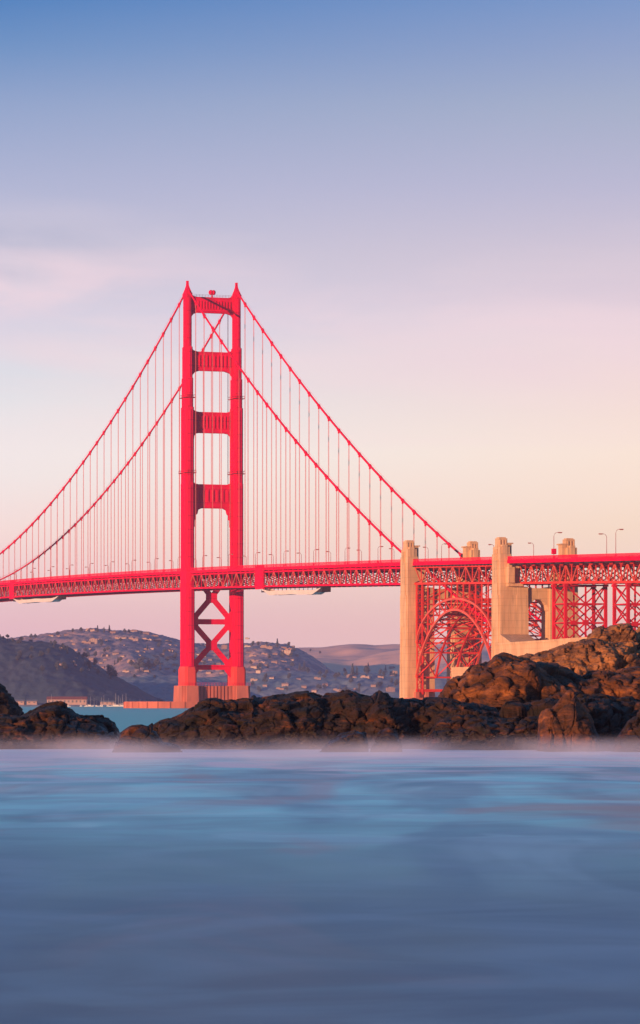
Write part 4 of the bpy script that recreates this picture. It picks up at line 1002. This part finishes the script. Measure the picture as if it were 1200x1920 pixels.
TREES = [  # x, base y, height px, kind, hill, words
 (6, 1201, 9, 'u', 'far left headland crest'), (14, 1203, 12, 'u', ''), (24, 1204, 8, 'r', ''), (-2, 1200, 12, 'r', ''), (34, 1206, 6, 'r', ''), (96, 1208, 6, 'r', ''), (103, 1208, 7, 'r', ''), (118, 1213, 6, 'r', ''),
 (148, 1229, 9, 'r', ''), (157, 1234, 12, 'r', ''), (166, 1248, 10, 'r', ''), (126, 1218, 6, 'r', ''),
 (184, 1266, 10, 'r', ''), (208, 1272, 26, 'r', ''), (216, 1272, 15, 'r', ''), (252, 1272, 6, 'r', ''), (290, 1272, 5, 'r', ''),
 (40, 1202, 10, 'r', ''), (58, 1198, 9, 'r', ''), (66, 1197, 7, 'r', ''), (108, 1192, 9, 'r', ''), (136, 1186, 6, 'r', ''), (152, 1185, 9, 'r', ''), (183, 1184, 11, 'c', ''), (195, 1186, 10, 'c', ''), (205, 1186, 13, 'c', ''), (234, 1187, 9, 'r', ''), (242, 1188, 6, 'r', ''), (264, 1190, 6, 'r', ''),
 (226, 1205, 6, 'r', ''), (190, 1212, 9, 'r', ''), (160, 1222, 8, 'r', ''), (261, 1260, 26, 'r', ''), (279, 1258, 20, 'r', ''), (292, 1252, 18, 'r', ''), (246, 1250, 12, 'r', ''), (226, 1240, 10, 'r', ''), (215, 1247, 9, 'c', ''), (314, 1240, 10, 'r', ''), (308, 1225, 7, 'r', ''), (180, 1245, 9, 'r', ''),
 (474, 1211, 10, 'r', ''), (484, 1211, 7, 'r', ''), (500, 1211, 5, 'r', ''), (520, 1213, 14, 'c', ''), (541, 1214, 11, 'r', ''), (582, 1222, 5, 'r', ''), (600, 1226, 5, 'r', ''),
 (531, 1232, 12, 'c', ''), (505, 1236, 9, 'r', ''), (487, 1252, 10, 'r', ''), (470, 1246, 9, 'r', ''), (548, 1250, 10, 'r', ''), (562, 1256, 12, 'c', ''), (577, 1262, 12, 'r', ''), (600, 1266, 10, 'r', ''), (612, 1266, 10, 'r', ''),
 (661, 1266, 20, 'c', ''), (669, 1266, 15, 'c', ''), (688, 1266, 18, 'r', ''), (713, 1266, 12, 'r', ''), (636, 1268, 9, 'r', ''), (648, 1268, 10, 'r', ''), (740, 1270, 8, 'r', ''), (380, 1225, 8, 'r', ''), (410, 1232, 9, 'r', ''), (400, 1254, 12, 'r', ''), (418, 1262, 10, 'r', ''),
]
_r = random.Random(11)
for _ in range(150):
    x = _r.uniform(25, 745); y = _r.uniform(1212, 1300)
    if 330 < x < 366 or 425 < x < 470: continue
    if y > 1262 and x < 450: continue
    if x > 560 and y < 1250: continue
    TREES.append((round(x, 1), y, _r.uniform(7, 13), _r.choice('rrrrc'), ''))
KW = {'c': ('pointed conifer', 'conifer tree'), 'r': ('rounded leafy tree', 'broadleaf tree'), 'u': ('flat-topped cypress', 'cypress tree')}
def zone(x): return 'left of the tower' if x < 334 else ('between the tower legs' if x < 440 else 'right of the tower')
def row(y): return 'hilltop' if y < 1206 else ('upper slope' if y < 1232 else ('middle slope' if y < 1260 else 'lower slope'))
TREES.sort(); cnt = {}
for x, y, hp, kd, _ in TREES:
    p = hit(x, y) or hit(x, y + 4) or hit(x, y + 8)
    if p is None: continue
    k = random.randint(0, 1); pr = protos[kd][k]
    o = pr if (kd, k) not in used else copy_tree(pr); used.add((kd, k))
    sc = hp/F*p[1]/(11.0 if kd != 'r' else 10.2)
    if hp < 8: sc *= 1.3
    o.location = (p[0], p[1], p[2] - .5); o.scale = (sc, sc, sc); o.rotation_euler.z = random.uniform(0, 6.28)
    key = (kd, zone(x), row(y)); c = cnt.get(key, 0); cnt[key] = c + 1
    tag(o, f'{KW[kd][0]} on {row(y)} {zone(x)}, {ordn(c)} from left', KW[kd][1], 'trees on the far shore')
for kd in protos:
    for k, pr in enumerate(protos[kd]):
        if (kd, k) not in used:
            for ch in list(pr.children): bpy.data.objects.remove(ch)
            bpy.data.objects.remove(pr)

# ------------------------------------------------------------------ houses on the far hill
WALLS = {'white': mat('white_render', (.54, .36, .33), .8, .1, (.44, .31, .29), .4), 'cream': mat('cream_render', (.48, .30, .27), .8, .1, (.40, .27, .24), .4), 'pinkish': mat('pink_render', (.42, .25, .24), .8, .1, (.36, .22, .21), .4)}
M_ROOF = mat('brown_roof', (.26, .18, .19), .8, .1, (.20, .15, .17), .6)
M_ROOF2 = mat('grey_roof', (.30, .24, .23), .8, .2, (.22, .18, .18), .6)
M_REDROOF = mat('red_tile_roof', (.30, .09, .07), .8, .2, (.22, .07, .06), .6)
M_WIN = mat('window_glass', (.12, .12, .16), .3, .4, (.16, .16, .2), 1)
def make_house(kind, wall):
    """unit house: 1 wide; x = length, faces -y"""
    r = empty('house'); wm = WALLS[wall]; w = MB(); rf = MB()
    if kind == 'gable':
        w.box((-5, -3.5, -4), (5, 3.5, 3.2)); w.slab([(-3.5, 3.2), (3.5, 3.2), (0, 5.4)], 'x', -5, 5)
        for s in (-1, 1): rf.slab([(s*4.1, 2.95), (0, 5.55), (0, 5.9), (s*4.1, 3.3)], 'x', -5.5, 5.5)
        wins = [(-3.4, .6), (-1.2, .6), (1.2, .6), (3.4, .6), (-2.4, -2.2), (2.2, -2.2)]; ch = (2.2, .9, 4.2, 6.8)
    elif kind == 'hip':
        w.box((-5.5, -4, -4), (5.5, 4, 3.0))
        rf.add([(-6.1, -4.6, 3.0), (6.1, -4.6, 3.0), (6.1, 4.6, 3.0), (-6.1, 4.6, 3.0), (-2.4, 0, 5.2), (2.4, 0, 5.2)], [(0,3,2,1), (0,1,5,4), (1,2,5), (2,3,4,5), (3,0,4)])
        wins = [(-4, .4), (-2, .4), (0, .4), (2, .4), (4, .4), (-3, -2.3), (0, -2.3), (3, -2.3)]; ch = (-2.5, .6, 4, 6.2)
    elif kind == 'flat':
        w.box((-7, -3.5, -4), (7, 3.5, 2.6)); w.box((-6, -2.5, 2.6), (0, 3.5, 4.9)); rf.box((-7.4, -4, 2.6), (7.4, -2.6, 2.9)); rf.box((-6.3, -3.0, 4.9), (.4, 3.8, 5.25)); rf.box((.1, -2.6, 2.6), (7.4, 4, 2.9))
        wins = [(-5.6, .2), (-3.4, .2), (-1.2, .2), (1.2, .2), (3.4, .2), (5.6, .2), (-2.8, -2.4), (2.8, -2.4)]; ch = (3.5, 1, 2.9, 4.4)
    else:
        w.box((-5, -4, -4), (5, 4, 8.2)); rf.box((-5.4, -4.4, 8.2), (5.4, 4.4, 8.7)); w.box((-2, -1, 8.7), (1, 2, 10.2))
        wins = [(x, z) for x in (-3.6, -1.2, 1.2, 3.6) for z in (-1.6, 1.2, 4.0, 6.4)]; ch = (3, 1, 8.7, 10)
    wo = w.build('wall', wm, r); ro = rf.build('roof', M_REDROOF if wall == 'white' and kind == 'hip' else (M_ROOF if kind in ('gable', 'hip') else M_ROOF2), r)
    MB().box((ch[0] - .4, ch[1] - .4, ch[2]), (ch[0] + .4, ch[1] + .4, ch[3])).build('chimney', wm, ro)
    yf = {'gable': -3.5, 'hip': -4, 'flat': -3.5}.get(kind, -4)
    for x, z in wins: MB().box((x - .62, yf - .04, z - .7), (x + .62, yf + .05, z + .8)).build('window', M_WIN, wo)
    return r
HS_ = [(171,1182,18,'flat'),(212,1186,10,'gable'),(252,1184,14,'hip'),(274,1188,11,'gable'),(291,1193,12,'hip'),(162,1205,16,'flat'),(176,1205,14,'block'),(222,1197,12,'flat'),(233,1197,10,'gable'),(250,1199,18,'flat'),(276,1200,20,'flat'),(296,1202,12,'gable'),(316,1203,12,'flat'),(125,1191,9,'gable'),(96,1193,12,'hip'),(110,1193,7,'gable'),(37,1203,9,'gable'),(58,1202,7,'gable'),
 (217,1226,11,'gable'),(198,1229,13,'flat'),(230,1231,8,'gable'),(246,1240,13,'flat'),(274,1236,14,'flat'),(292,1231,12,'flat'),(304,1228,9,'gable'),(171,1235,8,'gable'),(197,1237,6,'gable'),(237,1259,13,'flat'),(275,1259,14,'hip'),(192,1252,9,'gable'),(319,1221,14,'hip'),(318,1233,9,'gable'),(329,1247,12,'flat'),(324,1237,8,'gable'),(302,1245,9,'gable'),(258,1222,7,'gable'),(286,1217,7,'gable'),(205,1216,6,'gable'),
 (380,1211,13,'flat'),(421,1215,10,'block'),(395,1238,8,'gable'),(380,1241,12,'flat'),(392,1262,10,'gable'),(410,1245,8,'gable'),(372,1228,9,'gable'),(404,1224,9,'gable'),(416,1262,8,'gable'),(376,1256,9,'gable'),
 (465,1212,12,'flat'),(500,1214,22,'flat'),(537,1217,22,'flat'),(539,1227,17,'block'),(479,1219,6,'gable'),(497,1227,13,'flat'),(516,1227,9,'hip'),(474,1230,13,'flat'),(477,1240,16,'flat'),(515,1242,11,'gable'),(532,1241,11,'flat'),(477,1251,12,'gable'),(485,1262,9,'block'),(467,1224,9,'gable'),(556,1229,7,'gable'),(548,1238,7,'gable'),(499,1248,9,'gable'),
 (477,1275,13,'flat'),(535,1284,12,'gable'),(525,1292,14,'flat'),(497,1286,8,'gable'),(595,1272,12,'flat'),(655,1270,9,'block'),(664,1270,8,'flat'),(686,1270,17,'flat'),(714,1270,11,'flat'),(738,1266,14,'block'),(735,1253,10,'gable'),(722,1261,8,'gable'),(632,1294,14,'flat'),(650,1294,16,'flat'),(668,1293,10,'flat'),(732,1297,15,'block'),(570,1288,9,'gable'),(610,1284,9,'gable'),(510,1272,9,'gable'),(560,1274,8,'gable'),(590,1296,10,'gable'),(700,1286,9,'gable')]
_r = random.Random(23)
for _ in range(400):
    x = _r.uniform(110, 330) if _ % 5 < 3 else _r.uniform(368, 560); y = _r.uniform(1196, 1258)
    if 334 < x < 368 or 424 < x < 462: continue
    if any(abs(x - q[0]) < 9 and abs(y - q[1]) < 5 for q in HS_): continue
    HS_.append((round(x, 1), y, _r.uniform(5, 9), _r.choice(['gable', 'flat', 'hip'])))
    if len(HS_) > 128: break
cache = {}; HS_.sort(); cnt = {}
KWH = {'gable': 'gabled house', 'hip': 'hip-roofed house', 'flat': 'long flat-roofed house', 'block': 'tall blocky house'}
WD = {'gable': 11, 'hip': 12.2, 'flat': 14.8, 'block': 10.8}
for i, (x, y, w, kd) in enumerate(HS_):
    p = hit(x, y) or hit(x, y + 3) or hit(x, y + 6) or hit(x, y + 10)
    if p is None: continue
    wall = ['white', 'cream', 'pinkish', 'cream', 'white'][i*7 % 5]; key = (kd, wall)
    if key not in cache: cache[key] = make_house(kd, wall); o = cache[key]
    else: o = copy_tree(cache[key])
    sc = w/F*p[1]/WD[kd]; o.scale = (sc*1.12, sc, sc*.70)
    o.location = (p[0], p[1] - 2, CAMH + (HOR - y)/F*p[1] - 1.2*sc + .5); o.rotation_euler.z = random.uniform(-.5, .15)
    k2 = (kd, zone(x), row(y)); c = cnt.get(k2, 0); cnt[k2] = c + 1
    col = {'white': 'white', 'cream': 'cream', 'pinkish': 'pinkish'}[wall]
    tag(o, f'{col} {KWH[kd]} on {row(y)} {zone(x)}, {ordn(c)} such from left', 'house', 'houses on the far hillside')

# waterfront sheds
def shed(x0, x1, y0, y1, Y, label, redroof):
    a, b = (x0 - 600)/F*Y, (x1 - 600)/F*Y; h = (y1 - y0)/F*Y; z0 = max(0.0, CAMH + (HOR - y1)/F*Y); w = b - a
    r = empty('waterfront_building', ((a + b)/2, Y, z0))
    wo = MB().box((-w/2, 0, -3), (w/2, 9, h*.6)).build('wall', WALLS['white'], r)
    MB().slab([(-.8, h*.58), (4.5, h*1.0), (9.8, h*.58)], 'x', -w/2 - .5, w/2 + .5).build('roof', M_REDROOF if redroof else M_ROOF2, r)
    n = max(2, int(w/3.2))
    for k in range(n): MB().box((-w/2 + w*(k+.3)/n, -.06, h*.15), (-w/2 + w*(k+.7)/n, .05, h*.46)).build('window', M_WIN, wo)
    tag(r, label, 'building', 'white sheds on the far waterfront')
shed(88, 162, 1306, 1319, 2930, 'long white waterfront building with a red roof and a row of windows', True)
shed(50, 69, 1312, 1319, 2925, 'small white shed left of the long red-roofed waterfront building', False)
shed(27, 45, 1312, 1319, 2927, 'leftmost small white shed on the far waterfront', False)
shed(188, 214, 1314, 1320, 2935, 'low white shed behind the moored sailboats', False)
# low quay the sheds and boats lie against
P = np.zeros((60, 8, 3))
for i in range(60):
    for j in range(8):
        P[i, j] = (-900 + i*14, [2880, 2888, 2889, 2893, 2920, 2960, 3000, 3010][j], [-1, -1, .9, 1.3, 1.4, 1.5, 1.5, -1][j])
P[..., 2] += fbm(P/9, 3, 4)*.25
tag(grid_obj('shore_bank', P, M_HILL_LOW), kind='structure')

# sailboats
M_HULL = mat('white_hull', (.7, .66, .64), .4, .4, (.6, .56, .55), 1)
M_MAST = mat('mast_metal', (.55, .5, .5), .4, .4, (.5, .45, .45), 1)
def sailboat():
    r = empty('sailboat'); n = 11; P_ = []
    m = MB(); secs = []
    for i in range(n):
        u = i/(n-1); xx = -4.5 + 9*u; wd = 1.45*math.sin(min(1, (u*.92 + .12))*math.pi)**.6 if u < 1 else .05
        secs.append([(xx, -wd, .9 + .25*u), (xx, -wd*.7, .1), (xx, 0, -.4), (xx, wd*.7, .1), (xx, wd, .9 + .25*u)])
    vs = [v for s in secs for v in s]; fs = []
    for i in range(n-1):
        for j in range(4): fs.append((i*5+j, (i+1)*5+j, (i+1)*5+j+1, i*5+j+1))
        fs.append((i*5, i*5+4, (i+1)*5+4, (i+1)*5))
    fs += [(0, 1, 2, 3, 4), tuple((n-1)*5 + j for j in (4, 3, 2, 1, 0))]
    m.add(vs, fs); m.build('hull', M_HULL, r)
    MB().box((-2, -.8, .95), (1.4, .8, 1.7)).build('cabin', M_HULL, r)
    ma = MB().tube([(.6, 0, 1), (.6, 0, 11.5)], [.13, .08], 6).build('mast', M_MAST, r)
    MB().tube([(.6, 0, 2.5), (-3.6, 0, 2.4)], .14, 6).build('boom', M_TARP, ma)
    return r
sb = sailboat(); bx = [96, 103, 128, 152, 163, 169, 176, 181, 190, 194, 203, 216, 221, 226, 229, 235, 243, 262]
hh = [20, 12, 12, 14, 12, 17, 14, 11, 16, 19, 14, 22, 18, 14, 20, 22, 13, 12]
for k, (x, h) in enumerate(zip(bx, hh)):
    o = sb if k == 0 else copy_tree(sb); Y = 2860 - (k*37 % 50)
    o.location = ((x - 600)/F*Y, Y, 0); sc = h/F*Y/11.5*1.15; o.scale = (sc, sc, sc); o.rotation_euler.z = random.uniform(-1.2, 1.2)
    tag(o, f'white moored sailboat with bare mast, {ordn(k)} from the left', 'sailboat', 'sailboats moored at the far shore')
print('objects', len(bpy.data.objects))
